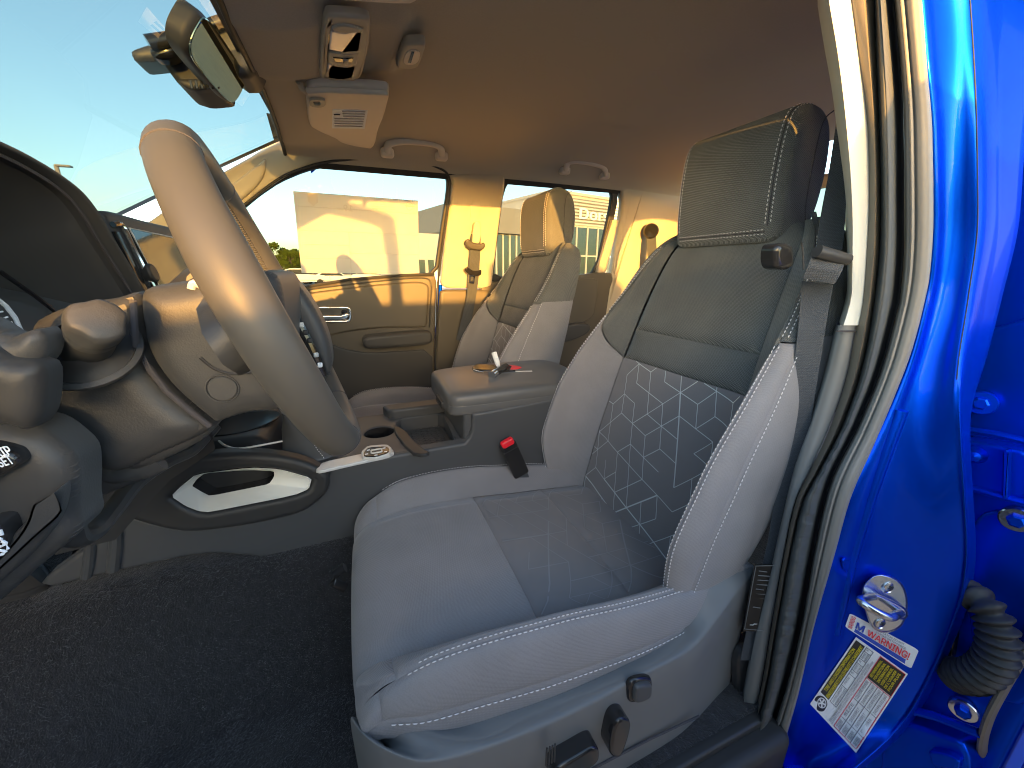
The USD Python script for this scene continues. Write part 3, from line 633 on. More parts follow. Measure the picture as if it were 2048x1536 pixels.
def make_seat(name, label, yc, dx, fine, seed, HW=.122, hx=-.006, hy=.012):
    T = Seat(yc, dx); q = 1.0 if fine else 0.6
    N = lambda n: int(n * q)
    t = thing(name, label, 'car seat', (.25 + dx, yc, .22))
    zt = lambda s: .80 + .105 * s            # slanting seam between the grey bolster and the black mesh, by place across the bolster
    g = lambda m: flip(gridmesh(m[0]))
    ins = put(t, 'backrest_insert', g(patch(T.back, -2, 2, .40, .79, N(60), N(50), h=.007)), 'insert_cloth', smooth=True)
    for sgn in (-1, 1):
        f = (lambda m: g(m)) if sgn > 0 else (lambda m: flip(g(m)))
        put(t, 'backrest_bolster', f(patch(T.back, sgn * 2, sgn * 4.25, .40, (lambda s: .79 + .10 * s), N(50), N(70))), 'seat_cloth', smooth=True)
        put(t, 'bolster_side', f(patch(T.back, sgn * 4.25, sgn * 5.6, .40, .895, N(20), N(60), h=.003)), 'seat_cloth', smooth=True)
        put(t, 'backrest_side', f(patch(T.back, sgn * 5.6, sgn * 9, .40, .905, N(40), N(50), h=.003)), 'seat_cloth', smooth=True)
        put(t, 'shoulder_side', f(patch(T.back, sgn * 4.25, sgn * 9, .897, 1.09, N(50), N(50), h=.003)), 'mesh_cloth', smooth=True)
        put(t, 'shoulder', f(patch(T.back, sgn * 2, sgn * 4.25, (lambda s: .79 + .107 * s), 1.09, N(40), N(50), h=.007)), 'mesh_cloth', smooth=True)
    put(t, 'mesh_band', g(patch(T.back, -2, 2, .79, .862, N(60), N(34), h=.014, wd=.010)), 'mesh_cloth', smooth=True)
    put(t, 'mesh_panel', g(patch(T.back, -2, 2, .862, 1.09, N(60), N(50), h=.014, wd=.010)), 'mesh_cloth', smooth=True)
    # cushion
    put(t, 'front_panel', g(patch(T.cush, -3, 3, .0, .475, N(70), N(60), edges=(1, 1, 0, 1))), 'seat_cloth', smooth=True)
    put(t, 'cushion_insert', g(patch(T.cush, -3, 3, .475, .655, N(60), N(40), h=.006, wd=.010)), 'insert_cloth', smooth=True)
    put(t, 'cushion_insert', g(patch(T.cush, -3, 3, .655, .80, N(60), N(30), h=.006, wd=.010)), 'insert_cloth', smooth=True)
    for sgn in (-1, 1):
        f = (lambda m: g(m)) if sgn > 0 else (lambda m: flip(g(m)))
        put(t, 'cushion_bolster', f(patch(T.cush, sgn * 3, sgn * 5.35, .255, .80, N(40), N(70))), 'seat_cloth', smooth=True)
        put(t, 'cushion_side', f(patch(T.cush, sgn * 5.35, sgn * 7.2, .225, .80, N(36), N(70))), 'seat_cloth', smooth=True)
        put(t, 'cushion_corner', f(patch(T.cush, sgn * 3, sgn * 5.35, .0, .255, N(36), N(40), edges=(1, 0, 0, 1))), 'seat_cloth', smooth=True)
        put(t, 'cushion_corner', f(patch(T.cush, sgn * 5.35, sgn * 7.2, .0, .225, N(36), N(40), edges=(0, 0, 0, 1))), 'seat_cloth', smooth=True)
        put(t, 'cushion_skirt', f(patch(T.cush, sgn * 7.2, sgn * 9, .0, .80, N(30), N(80), edges=(1, 0, 0, 0))), 'seat_cloth', smooth=True)
    # stitching
    th = []
    def row(S, ks, vs, n=60, **kw):
        p, nn = T.line(S, ks, vs, n); sg = 1 if ks[0] >= 0 else -1
        th.append(stitches(p, nn * (1 if True else sg), **kw))
    for sgn in (-1, 1):
        for off in (-.10, .16): row(T.back, [sgn * (4.25 + off)] * 4, [.47, .6, .75, .893], 90)
        row(T.back, [sgn * 4.3] * 3, [.90, .97, 1.055], 50); row(T.back, [sgn * 4.6] * 3, [.90, .97, 1.055], 50)
        row(T.back, [sgn * 5.7] * 4, [.47, .6, .75, .90], 80)
        row(T.cush, [sgn * 5.2] * 5, [.285, .36, .46, .58, .72], 90); row(T.cush, [sgn * 5.5] * 5, [.270, .36, .46, .58, .72], 90, length=.0056)
        row(T.cush, [sgn * 7.30] * 5, [.235, .32, .42, .55, .72], 90, length=.0062)
    # headrest
    HP = chaikin([(.700, 1.062), (.712, 1.045), (.760, 1.050), (.800, 1.062), (.822, 1.10), (.830, 1.18), (.815, 1.245), (.775, 1.272), (.722, 1.266), (.700, 1.238), (.694, 1.16)], 3)
    HP = (HP - A(.70, 1.05)) * A(.92, 1) + A(.70 + hx, 1.05)
    hr = puff(HP, HW, .024, 6, (), lambda V: np.c_[V[:, 0] + dx, yc + hy + V[:, 2], V[:, 1]])
    hl = puff(HP, HW, .024, 6, (), lambda V: np.c_[V[:, 0] + dx, yc + hy - V[:, 2], V[:, 1]])
    hd = put(t, 'headrest', join([hr, hl]), 'mesh_cloth')
    sm = []
    HO = T.o + A(0, hy, 0)
    hc = Polygon(HP)
    def rim_path(w, lift, z0=1.072, xm=.757):
        """along the rounded front edge at the distance w from the middle, lifted off the cloth"""
        s_ = max(0.0, (w - (HW - .024)) / .024); ins = .024 * (1 - math.sqrt(max(0, 1 - s_ * s_)))
        q = np.array(hc.buffer(-ins + lift * (1 - s_ * .7)).exterior.coords)[:-1]
        k = int(np.argmin(abs(q[:, 0] - (xm + hx)) + 9 * (q[:, 1] < 1.15))); q = np.roll(q, -k, 0)
        if q[3, 0] > q[0, 0]: q = np.roll(q[::-1], 1, 0)
        e = next(i for i in range(len(q)) if i > 4 and q[i, 1] < z0)
        return resample(q[:e], 90), lift * s_ * .7
    for sg in (-1, 1):
        for w in (HW - .0205, HW - .0125):
            q, ly = rim_path(w, .0009)
            pth = np.c_[q[:, 0], np.full(len(q), sg * (w + ly)), q[:, 1]] + HO
            nn = np.c_[np.full(len(q), -1.0), np.full(len(q), sg * .4), (q[:, 1] - 1.17) * 4]
            th.append(stitches(pth, nn, lift=.0004, r=.0008))
        q, ly = rim_path(HW - .0165, .0002)
        sm.append(tube(np.c_[q[:, 0], np.full(len(q), sg * (HW - .0165 + ly)), q[:, 1]] + HO, .0010, 6))
        sm.append(tube(cr([(.790 + hx, sg * (HW + .0004), 1.258), (.768 + hx, sg * (HW + .0004), 1.235), (.764 + hx, sg * (HW + .0004), 1.16), (.768 + hx, sg * (HW + .0004), 1.10), (.785 + hx, sg * (HW + .0004), 1.068)], 8) + HO, .0009, 6))
    for zz in (1.0695, 1.062):
        xq = float(np.min([p[0] for p in LineString([(0, zz), (1, zz)]).intersection(hc).coords]))
        th.append(stitches(np.array([(xq - .0006, y, zz) for y in np.linspace(-HW + .02, HW - .02, 40)]) + HO, (-1, 0, -.3), lift=.0004, r=.0006))
    xq = float(np.min([p[0] for p in LineString([(0, 1.0658), (1, 1.0658)]).intersection(hc).coords]))
    sm.append(tube(np.array([(xq, y, 1.0658) for y in np.linspace(-HW + .02, HW - .02, 12)]) + HO, .0012, 6))
    put(hd, 'seam', join(sm), 'seam')
    for y in (-.06, .06): put(hd, 'headrest_post', tube(A((.755, y, 1.0), (.76, y, 1.075)) + T.o, .007, 10), 'chrome')
    put(t, 'stitching', join(th), 'thread', kind='stuff', label='pale thread stitching along the seams')
    # printed lines
    put(t, 'printed_lines', print_lines(T.back, lattice(seed, .33, .38, .046, .36, math.radians(12)), .335, .375, lambda u, v: (u / .1675 * 1.94, .602 + v)), 'print', smooth=True, kind='stuff', label='silvery printed cube pattern on the backrest')
    put(t, 'printed_lines', print_lines(T.cush, lattice(seed + 1, .36, .30, .042, .5, math.radians(30)), .355, .29, lambda u, v: (u / .18 * 2.85, .628 + v)), 'print_dark', smooth=True, kind='stuff', label='faint printed cube pattern on the cushion')
    return T, t
TD, driver_seat = make_seat('car_seat', "grey cloth driver's seat nearest the open doorway, with power seat switches on its side", -.385, 0.0, True, 21)
TP, passenger_seat = make_seat('car_seat', 'grey cloth front passenger seat beyond the armrest, low sun on its headrest', .385, -.06, False, 33)
# plastic side shield with its switches, driver's seat
B0 = TD.cush(-8.7, np.linspace(.02, .70, 26)) + A(0, .016, .014)
B0 = np.vstack([A(-.02, -.575, .36)[None], B0, A(.47, -.60, .475)[None], A(.52, -.60, .492)[None], A(.575, -.60, .49)[None]])
edge = np.array([P(a, b, y=y) for a, b, y in [(700, 1440, -.585), (735, 1480, -.625), (800, 1515, -.65), (870, 1522, -.662), (1000, 1487, -.668), (1150, 1425, -.668), (1290, 1350, -.666), (1385, 1297, -.662), (1440, 1230, -.652), (1480, 1175, -.64), (1512, 1140, -.63)]])
n = 60; B0r, E0 = resample(B0, n), resample(cr(edge, 6), n)
rows = []
for i in range(n):
    a, b = B0r[i], E0[i]; low = A(b[0] + .0, b[1] + .004, .10); mid = b * .8 + A(b[0], b[1], .2) * .2
    dn = A(0, 0, -1); out = unit(A(b[0] - a[0], b[1] - a[1], 0) * A(.3, 1, 1))
    c = cr([a, a * .45 + b * .55 + A(0, 0, .005), b - out * .004 + A(0, 0, .001), b + A(0, 0, -.012), A(b[0], b[1], b[2] - .05), A(b[0], b[1] + .003, b[2] - .12), low], 5)
    rows.append(c)
put(driver_seat, 'side_shield', gridmesh(np.array(rows)), 'shield_plastic', smooth=50)
for i, (q, y) in enumerate((([(1180, 1540), (1300, 1478), (1398, 1432)], -.672),)):
    put(driver_seat, 'shield_groove', tube([P(a, b, y=-.6655) for a, b in q], .0022, 6), 'seam')
sh = lambda pts, d, r, y=-.662: slab(pts, y, d, r, 4, 2)
def switch(pts, h, mat='dark_plastic', off=.664):
    q = chaikin(pxy(pts, -off), 2); return puff(q, h, .005, 4, (), lambda V: np.c_[V[:, 0], -off - V[:, 2], V[:, 1]])
put(driver_seat, 'lumbar_switch', switch([(1250, 1362), (1262, 1350), (1290, 1346), (1300, 1350), (1298, 1378), (1288, 1388), (1262, 1398), (1250, 1396)], .008), 'gloss_black')
put(driver_seat, 'lumbar_switch', switch([(1258, 1362), (1266, 1354), (1288, 1351), (1294, 1356), (1292, 1376), (1284, 1383), (1266, 1390), (1257, 1388)], .015), 'console_plastic', label='rectangular lumbar switch pad')
put(driver_seat, 'recline_switch', switch([(1204, 1428), (1212, 1408), (1228, 1400), (1242, 1408), (1240, 1430), (1228, 1468), (1216, 1482), (1198, 1474)], .026), 'gloss_black')
put(driver_seat, 'slide_switch', switch([(1088, 1510), (1096, 1492), (1130, 1474), (1168, 1452), (1180, 1460), (1178, 1484), (1150, 1502), (1110, 1530), (1090, 1534)], .028), 'gloss_black')
for k in range(4):
    a = P(1094 + 5.5 * k, 1496 - 2.6 * k, y=-.6945); b = P(1092 + 5.5 * k, 1531 - 2.6 * k, y=-.6945); put(driver_seat, 'switch_rib', tube([a, b], .0012, 6), 'dark_plastic')
# loose flap of cloth at the foot of the backrest, plastic recliner cover, front lever
put(driver_seat, 'backrest_flap', puff(cr(pxy([(1362, 1150), (1380, 1130), (1420, 1122), (1500, 1130), (1512, 1140), (1480, 1146), (1440, 1142), (1400, 1160), (1372, 1165)], -.625), 4, True), .012, .005, 3, (), plane_y(-.613)), 'seat_cloth')
put(driver_seat, 'slide_lever', tube([P(690, 1135, y=-.33), P(672, 1145, y=-.33), P(668, 1165, y=-.33), P(690, 1175, y=-.33)], .009, 10), 'gloss_black')
put(driver_seat, 'underside', rboxp((.26, -.385, .33), (.52, .42, .16), .04), 'dark_plastic')
put(passenger_seat, 'underside', rboxp((.20, .385, .33), (.52, .42, .16), .04), 'dark_plastic')

# ------------------------------------------------------------------ dashboard
dash = thing('dashboard', 'dark grey dashboard with hooded instrument binnacle behind the steering wheel', 'dashboard', (-.6, -.2, .7))
def arch(x, s=0.0, dz=0.0):             # hood opening in the plane x, far leg at the right
    pts = [(-.70, .84), (-.70, .98), (-.66, 1.07), (-.58, 1.115), (-.46, 1.128), (-.36, 1.125), (-.28, 1.106), (-.243, 1.078), (-.222, 1.045), (-.19, 1.0), (-.155, .945), (-.12, .90)]
    c = cr([(y, z) for y, z in pts], 6); cen = A(-.42, .95)
    c = cen + (c - cen) * (1 - s); return np.c_[np.full(len(c), x), c[:, 0], c[:, 1] + dz]
rows = [arch(-.62, .02, -.035), arch(-.42, -.01, .0), arch(-.335, -.005, .002), arch(-.322, .004, 0), arch(-.318, .02, 0), arch(-.322, .035, 0), arch(-.335, .045, 0), arch(-.345, .05, 0)]
put(dash, 'binnacle_hood', flip(gridmesh(np.array(rows)[:, :])), 'dash_plastic', smooth=True)
put(dash, 'binnacle_lining', flip(gridmesh(np.array([arch(-.345, .05), arch(-.36, .085), arch(-.44, .16, -.01), arch(-.53, .30, -.03)]))), 'dash_dark', smooth=40)
put(dash, 'binnacle_groove', tube(arch(-.334, .052), .0025, 6), 'seam')
c = arch(-.52, .28, -.03); put(dash, 'cluster_face', (np.vstack([c, c.mean(0)]), np.array([[i, i + 1, len(c)] for i in range(len(c) - 1)] + [[len(c) - 1, 0, len(c)]])), 'gauge_black')
put(dash, 'lining_joint', tube([P(0, 543, y=-.30), P(70, 592, y=-.28), P(135, 642, y=-.26)], .0026, 6), 'gauge_black')
gp = lambda a, b: P(a, b, x=-.36)
put(dash, 'gauge_ring', tube([gp(-40, 585), gp(-10, 595), gp(12, 612), gp(30, 635), gp(42, 662)], .0022, 8), 'icon_white', label='pale ring round the speedometer')
for a, b in (((-2, 624), (5, 623)), ((8, 636), (15, 634)), ((16, 650), (24, 648))): put(dash, 'gauge_tick', tube([gp(*a), gp(*b)], .0009, 6), 'icon_white')
v, f = text('20', .012); M = frame(gp(-6, 668), unit(gp(12, 664) - gp(-6, 668)), unit(gp(-4, 655) - gp(-6, 668)), A(1, 0, 0)); put(dash, 'gauge_numeral', xf((v, f), M), 'icon_white', smooth=False)
pad = [[(x, y, z) for y in np.linspace(-.74, .74, 30)] for x, z in ((-.97, .985), (-.80, 1.0), (-.60, 1.0), (-.47, .985), (-.40, .95), (-.385, .90), (-.39, .74))]
pad = np.array(pad, float)
put(dash, 'top_pad', flip(gridmesh(pad)), 'dash_plastic', smooth=True)
put(dash, 'passenger_panel', gridmesh(np.array([[(x, y, z) for y in (-.1, .2, .5, .72)] for x, z in ((-.392, .80), (-.40, .70), (-.45, .60), (-.55, .5), (-.62, .35))])), 'dark_plastic', smooth=True)
# lower edge panels on the driver's side
put(dash, 'side_bezel', puff(cr(pxy([(-60, 700), (0, 722), (40, 728), (70, 742), (74, 790), (66, 840), (40, 870), (0, 858), (-60, 850)], -.60), 4, True), .03, .014, 5, (), plane_y(-.57)), 'dark_plastic')
put(dash, 'side_bezel', puff(cr(pxy([(-80, 640), (0, 676), (30, 668), (62, 662), (80, 690), (60, 735), (0, 745), (-80, 740)], -.585), 4, True), .03, .012, 5, (), plane_y(-.555)), 'dash_plastic')
kp = pxy([(-90, 840), (0, 858), (60, 868), (110, 905), (136, 930), (140, 985), (138, 1040), (150, 1078), (110, 1110), (50, 1160), (0, 1205), (-90, 1280)], -.575)
put(dash, 'knee_panel', puff(chaikin(kp, 2), .05, .018, 5, (), plane_y(-.525)), 'dash_plastic')
put(dash, 'knee_panel_lip', puff(chaikin(pxy([(-90, 1170), (0, 1090), (40, 1052), (90, 1010), (112, 975), (116, 1000), (100, 1060), (40, 1130), (0, 1165), (-90, 1240)], -.59), 2), .02, .012, 4, (), plane_y(-.572)), 'column_plastic')
bt = put(dash, 'button', puff(chaikin(pxy([(-40, 890), (0, 897), (28, 905), (42, 920), (40, 932), (0, 955), (-40, 975)], -.586), 1), .016, .005, 3, (), plane_y(-.572)), 'gloss_black', label='gloss black trip reset button')
def words(parent, s, h, a, b, y, mat='icon_white', width=None, name='lettering'):
    """lettering from sight point a towards b on the plane y"""
    p, q = P(*a, y=y), P(*b, y=y); ex = unit(q - p); ey = unit(np.cross(A(0, -1, 0), ex))
    v, f = text(s, h, .0004, True)
    if width is None: width = np.linalg.norm(q - p)
    v = v.copy(); v[:, 0] = (v[:, 0] - v[:, 0].min()) / np.ptp(v[:, 0]) * width
    put(parent, name, xf((v, f), frame(p, ex, ey, A(0, -1, 0))), mat, smooth=False)
words(bt, 'TRIP', .0075, (-16, 919), (27, 907), -.5885); words(bt, 'RESET', .0075, (-18, 940), (30, 926), -.5885)
b2 = put(dash, 'button', puff(chaikin(pxy([(-40, 1050), (0, 1042), (12, 1060), (20, 1095), (0, 1120), (-40, 1140)], -.592), 1), .02, .004, 3, (), plane_y(-.575)), 'gloss_black', label='black switch with pale car symbol')
put(b2, 'symbol', join([tube([P(a, b, y=-.5945) for a, b in q], .0012, 6) for q in ([(-8, 1072), (2, 1078), (9, 1090), (2, 1092), (-8, 1096)], [(0, 1060), (4, 1070)], [(-4, 1098), (12, 1104), (6, 1108), (-8, 1112)], [(4, 1082), (12, 1086), (16, 1098)])]), 'icon_white')
# strip of trim that loops under the column, and the dark gap it frames
put(dash, 'trim_loop', sweep(cr([P(a, b, y=y) for a, b, y in [(128, 930, -.55), (132, 1000, -.545), (138, 1050, -.53), (152, 1076, -.51), (185, 1064, -.46), (225, 1020, -.42), (275, 962, -.38), (335, 922, -.34), (385, 898, -.30), (430, 850, -.27)]], 6), circ(.012, 10, .010), (0, .3, 1)), 'dash_plastic')
put(dash, 'steering_gap', gridmesh(np.array([[P(a, b, y=-.30), P(c, d, y=-.28)] for a, b, c, d in ((100, 940, 110, 1110), (220, 900, 230, 1080), (330, 870, 340, 960), (420, 840, 430, 900))])), 'dark_plastic')
put(dash, 'gap_cover', puff(chaikin(pxy([(135, 960), (200, 950), (300, 930), (330, 940), (240, 975), (136, 1015)], -.42), 1), .03, .006, 3, (), plane_y(-.40)), 'dash_plastic')
# touchscreen
scr = thing('touchscreen', 'touchscreen with chrome side trim, sky reflected in it, left of the steering wheel rim', 'screen', (-.36, 0, 1.0))
sc_o = A(-.352, .0, 1.02); tl, tr, bl = P(222, 440, x=-.345), P(420, 482, x=-.345), P(318, 620, x=-.36)
ex, ey = unit(tr - tl), unit(tl - bl); ey = unit(ey - ex * (ex @ ey)); ez = np.cross(ex, ey); 
v_ = unit(P(300, 510, x=-.35) - EYE); r_ = unit(A(.16, .66, 1.19) - P(300, 510, x=-.35)); ez = unit(r_ - v_); ex = unit(np.cross(A(0, 0, 1), ez)); ex = ex if ex[1] > 0 else -ex; ey = np.cross(ez, ex)
SF = frame(tl, ex, ey, ez)
loc = lambda pts: [tuple(((lambda d: EYE + d * (((tl - EYE) @ ez) / (d @ ez)))(P(a, b, y=0) - EYE) - tl) @ np.stack([ex, ey], 1)) for a, b in pts]
put(scr, 'surround', puff(chaikin(loc([(205, 418), (232, 420), (300, 440), (430, 472), (440, 600), (330, 640), (302, 590), (255, 505)]), 1, .15), .05, .008, 4, (), on_frame(frame(tl - ez * .055, ex, ey, ez))), 'dash_plastic')
put(scr, 'chrome_trim', sweep(cr([tl + ex * u + ey * v - ez * .0 for u, v in loc([(226, 449), (244, 452), (268, 500), (300, 562), (322, 600)])], 5), circ(.0045, 8), tuple(ez)), 'chrome')
put(scr, 'button_strip', puff(loc([(231, 462), (243, 462), (312, 600), (300, 600)]), .004, .0015, 2, (), on_frame(frame(tl - ez * .006, ex, ey, ez))), 'gloss_black')
put(scr, 'volume_knob', puff(chaikin(loc([(279, 530), (296, 527), (314, 562), (298, 568)]), 2), .014, .004, 3, (), on_frame(frame(tl - ez * .004, ex, ey, ez))), 'dark_plastic')
put(scr, 'screen_glass', puff(loc([(257, 456), (400, 489), (400, 620), (340, 620)]), .004, .001, 1, (), on_frame(frame(tl - ez * .003, ex, ey, ez))), 'screen_glass')
put(scr, 'screen_rim', tube([tl + ex * u + ey * v + ez * .001 for u, v in loc([(335, 606), (257, 456), (330, 472), (400, 488)])], .0014, 6), 'satin_silver')

# ------------------------------------------------------------------ steering wheel and column
TILT, SWING = .333, -.0976
WC, WR, Wr = A(-.0971, -.42, .9499), .1862, .0212
WY = unit(A(math.sin(SWING), math.cos(SWING), 0)); WT = A(-math.sin(TILT), 0, math.cos(TILT)); WT = unit(WT - WY * (WT @ WY)); WN = np.cross(WY, WT)
wheel = thing('steering_wheel', 'grey leather steering wheel with braided seam and dark hub', 'steering wheel', tuple(WC))
wp = lambda ang, r=WR, n=0.0: WC + r * (math.cos(ang) * WT + math.sin(ang) * WY) + WN * n
ang = np.linspace(0, 2 * math.pi, 97)[:-1]
ring = np.array([wp(a) for a in ang]); cs = []
prof = circ(1.0, 24)
G = []
for a in ang:
    e = math.cos(a) * WT + math.sin(a) * WY
    g = 1 + .10 * (math.exp(-((abs(math.sin(a)) - 1) / .12) ** 2))
    G.append(wp(a) + Wr * g * (prof[:, :1] * e * .92 + prof[:, 1:] * WN * 1.06))
rim = put(wheel, 'rim', flip(gridmesh(np.array(G), True, True)), 'leather', smooth=True)
for a in (.55, -.55, math.pi + .48, math.pi - .48):      # joints of the leather
    e = math.cos(a) * WT + math.sin(a) * WY
    c = wp(a) + Wr * 1.005 * (prof[:, :1] * e * .92 + prof[:, 1:] * WN * 1.06); put(rim, 'joint', tube(c, .0007, 6, True, tuple(np.cross(WN, e))), 'seam')
br = []
for a in np.linspace(.10, 2 * math.pi - .10, 260):       # braid round the inside of the rim
    e = math.cos(a) * WT + math.sin(a) * WY; tt = -math.sin(a) * WT + math.cos(a) * WY
    c = wp(a) - e * Wr * .925 * (1 + .10 * (math.exp(-((abs(math.sin(a)) - 1) / .12) ** 2)))
    for s in (-1, 1):
        br.append(xf(rbox(.0072, .0024, .0028, .0010), frame(c + WN * s * .0028, unit(WN * s + tt * .6), unit(np.cross(e, unit(WN * s + tt * .6))), e)))
put(rim, 'braided_seam', join(br), 'leather', kind='stuff', label='braided thread seam along the inside of the rim')
hubf = lambda o=0.0: frame(WC + WN * o, WY, WT, WN)
hub_out = cr([(-.085, .035), (-.07, .058), (-.02, .066), (.02, .066), (.07, .058), (.085, .035), (.082, -.01), (.062, -.055), (.03, -.075), (-.03, -.075), (-.062, -.055), (-.082, -.01)], 5, True)
put(wheel, 'hub', puff(hub_out, .050, .020, 6, (), on_frame(hubf(-.045))), 'dash_plastic')
em = put(wheel, 'emblem', puff(circ(.026, 28, .021), .003, .001, 2, [circ(.022, 28, .017)], on_frame(hubf(.0045))), 'chrome')
put(em, 'emblem_bar', puff([(-.028, -.004), (.028, -.004), (.028, .004), (-.028, .004)], .003, .001, 2, (), on_frame(hubf(.005))), 'chrome')
for s in (-1, 1):
    put(wheel, 'spoke', puff(chaikin([(s * .07, .045), (s * .185, .028), (s * .186, -.030), (s * .07, -.045)], 1), .030, .010, 4, (), on_frame(hubf(-.040))), 'dark_plastic')
    for k in range(3):
        for j in range(2):
            o = hubf(-.010)[:3, :3]; c = WC + WN * -.008 + WY * s * (.098 + .022 * k) + WT * (.014 - .026 * j)
            put(wheel, 'spoke_button', xf(rbox(.018, .021, .010, .003), frame(c, WY, WT, WN)), 'gloss_black')
            put(wheel, 'button_mark', xf(rbox(.008, .002, .001, .0004), frame(c + WN * .0053, WY, WT, WN)), 'icon_white')
    put(wheel, 'spoke_trim', tube([WC + WN * -.006 + WY * s * u + WT * v for u, v in ((.088, .042), (.13, .037), (.172, .026))], .0025, 8), 'satin_silver')
put(wheel, 'lower_spoke', puff(chaikin([(-.035, -.05), (.035, -.05), (.022, -.186), (-.022, -.186)], 1), .026, .008, 4, (), on_frame(hubf(-.040))), 'dash_plastic')
hy_ = -.352
put(wheel, 'airbag_cover', puff(cr(pxy([(516, 552), (545, 539), (580, 554), (622, 606), (654, 672), (664, 728), (654, 756), (632, 722), (590, 650), (548, 590)], hy_), 4, True), .06, .014, 5, (), plane_y(hy_ + .06)), 'dash_plastic')
pad_ = cr(np.array([P(a, b, y=hy_ - .006) for a, b in [(538, 568), (580, 622), (615, 682), (644, 752)]]), 8)
put(wheel, 'button_pad', tube(pad_, .007, 10), 'gloss_black')
for k in range(9):
    q_ = pad_[3 + int(k * 2.3)]; put(wheel, 'pad_button', rboxp(q_ + A(.0035, -.005, .0015), (.007, .006, .0075), .002), 'satin_silver' if k % 3 == 1 else 'icon_white' if k % 4 == 0 else 'dark_plastic')
put(wheel, 'hub_back', xf(lathe([(0, -.12), (.05, -.12), (.075, -.06), (.078, -.04), (0, -.035)], 28), hubf(0)), 'dark_plastic')

col = thing('steering_column', 'dark grey plastic steering column shroud behind the steering wheel', 'steering column', (-.25, -.42, .88))
near = -.505
put(col, 'column_cover', puff(cr(pxy([(28, 668), (62, 632), (130, 610), (200, 600), (262, 592), (274, 690), (332, 782), (418, 852), (400, 880), (310, 922), (210, 962), (140, 925), (88, 850), (52, 770)], near), 4, True), .17, .030, 6, (), plane_y(near + .17), .012), 'column_plastic')
put(col, 'lower_cover', puff(cr(pxy([(200, 900), (300, 872), (400, 846), (425, 852), (400, 890), (330, 930), (262, 958), (215, 950)], near + .01), 4, True), .14, .02, 5, (), plane_y(near + .16)), 'dash_plastic', label='lower column cover')
put(col, 'upper_shroud', puff(cr(pxy([(264, 592), (285, 574), (340, 565), (400, 556), (470, 546), (540, 545), (562, 600), (566, 700), (560, 820), (500, 834), (450, 848), (425, 856), (408, 846), (335, 784), (285, 715), (268, 650)], near - .012), 4, True), .18, .026, 6, (), plane_y(near + .168), .012), 'column_plastic')
put(col, 'shroud_joint', tube([P(a, b, y=near - .0005) for a, b in [(266, 600), (272, 690), (300, 740), (335, 784), (380, 822), (420, 853)]], .003, 8), 'seam')
put(col, 'shroud_crease', tube(cr([P(a, b, y=near - .0128) for a, b in [(400, 715), (430, 738), (470, 748), (515, 742)]], 6), .0016, 6), 'dark_plastic')
c = P(445, 777, y=near - .013)
put(col, 'screw_plug', xf(lathe([(0, .0012), (.0125, .0012), (.0135, .0004), (.0136, -.004)], 28), look(c, (0, -1, 0))), 'dash_plastic')
put(col, 'plug_ring', tube(np.array([c + A(.0148 * math.cos(a), -.0002, .0148 * math.sin(a)) for a in np.linspace(0, 2 * math.pi, 33)[:-1]]), .0008, 6, True, (0, 1, 0)), 'column_plastic')
put(col, 'paddle_trim', tube(cr([P(a, b, y=near - .006) for a, b in [(382, 578), (388, 566), (415, 580), (440, 604), (455, 625)]], 5), .0035, 8), 'satin_silver')
put(col, 'wiper_stalk', tube([P(400, 565, y=-.47), P(420, 562, y=-.40), P(440, 570, y=-.33)], .012, 12), 'dash_plastic')
# wiper/light stalk coming towards the doorway
st = thing('turn_signal_stalk', 'light stalk with a fluted twist knob, on the near side of the column', 'stalk', tuple(P(172, 705, y=near)))
c0 = P(172, 703, y=near - .004); c1 = P(190, 655, y=-.560)
d = unit(c1 - c0); M = look(c0, d); KS = np.diag([.9, .9, .9, 1])
put(st, 'boot_ring', xf(lathe([(.040, -.01), (.047, 0), (.047, .004), (.042, .006), (.039, .002), (.038, -.01)], 36), look(c0, (.1, -.72, .68)) @ np.diag([.92, .92, .92, 1])), 'column_plastic')
put(st, 'boot', xf(lathe([(.0395, -.002), (.037, .001), (.030, .004), (.025, .010), (.022, .018)], 32), look(c0, (.1, -.72, .68))), 'black_rubber')
put(st, 'stem', tube([c0, c1], .0172, 24), 'dark_plastic')
def knob():
    G = []
    n = 60; a = np.arange(n) / n * 2 * math.pi
    for h, r, fl in ((-.036, .0165, 0), (-.030, .019, 0), (-.016, .0205, 0), (-.014, .0196, 0), (-.010, .0206, .3), (.002, .0214, .9), (.010, .0216, 1.0), (.0150, .0204, 1.0), (.0172, .0178, .9), (.0182, .012, .5), (.0186, .006, .2), (.0187, .0001, 0)):
        rr = r * (1 - .13 * fl * np.maximum(0, np.cos(a * 3 + 1.0)) ** 1.5)
        G.append(np.c_[rr * np.cos(a), rr * np.sin(a), np.full(n, h)])
    return gridmesh(np.array(G), False, True)
put(st, 'twist_knob', xf(flip(knob()), look(c1 + d * .006, d) @ KS), 'column_plastic', smooth=40)
lv = thing('tilt_lever', 'dark column adjusting lever under the steering column', 'lever', tuple(P(245, 940, y=-.46)))
put(lv, 'handle', sweep(cr([P(a, b, y=-.47) for a, b in [(200, 915), (208, 938), (225, 948), (250, 945), (290, 938), (322, 922)]], 5), circ(.011, 12, .007), (0, -1, .2)), 'dash_plastic')
put(lv, 'bracket', tube([P(205, 925, y=-.46), P(195, 935, y=-.40), P(190, 940, y=-.32)], .010, 8), 'dark_plastic')

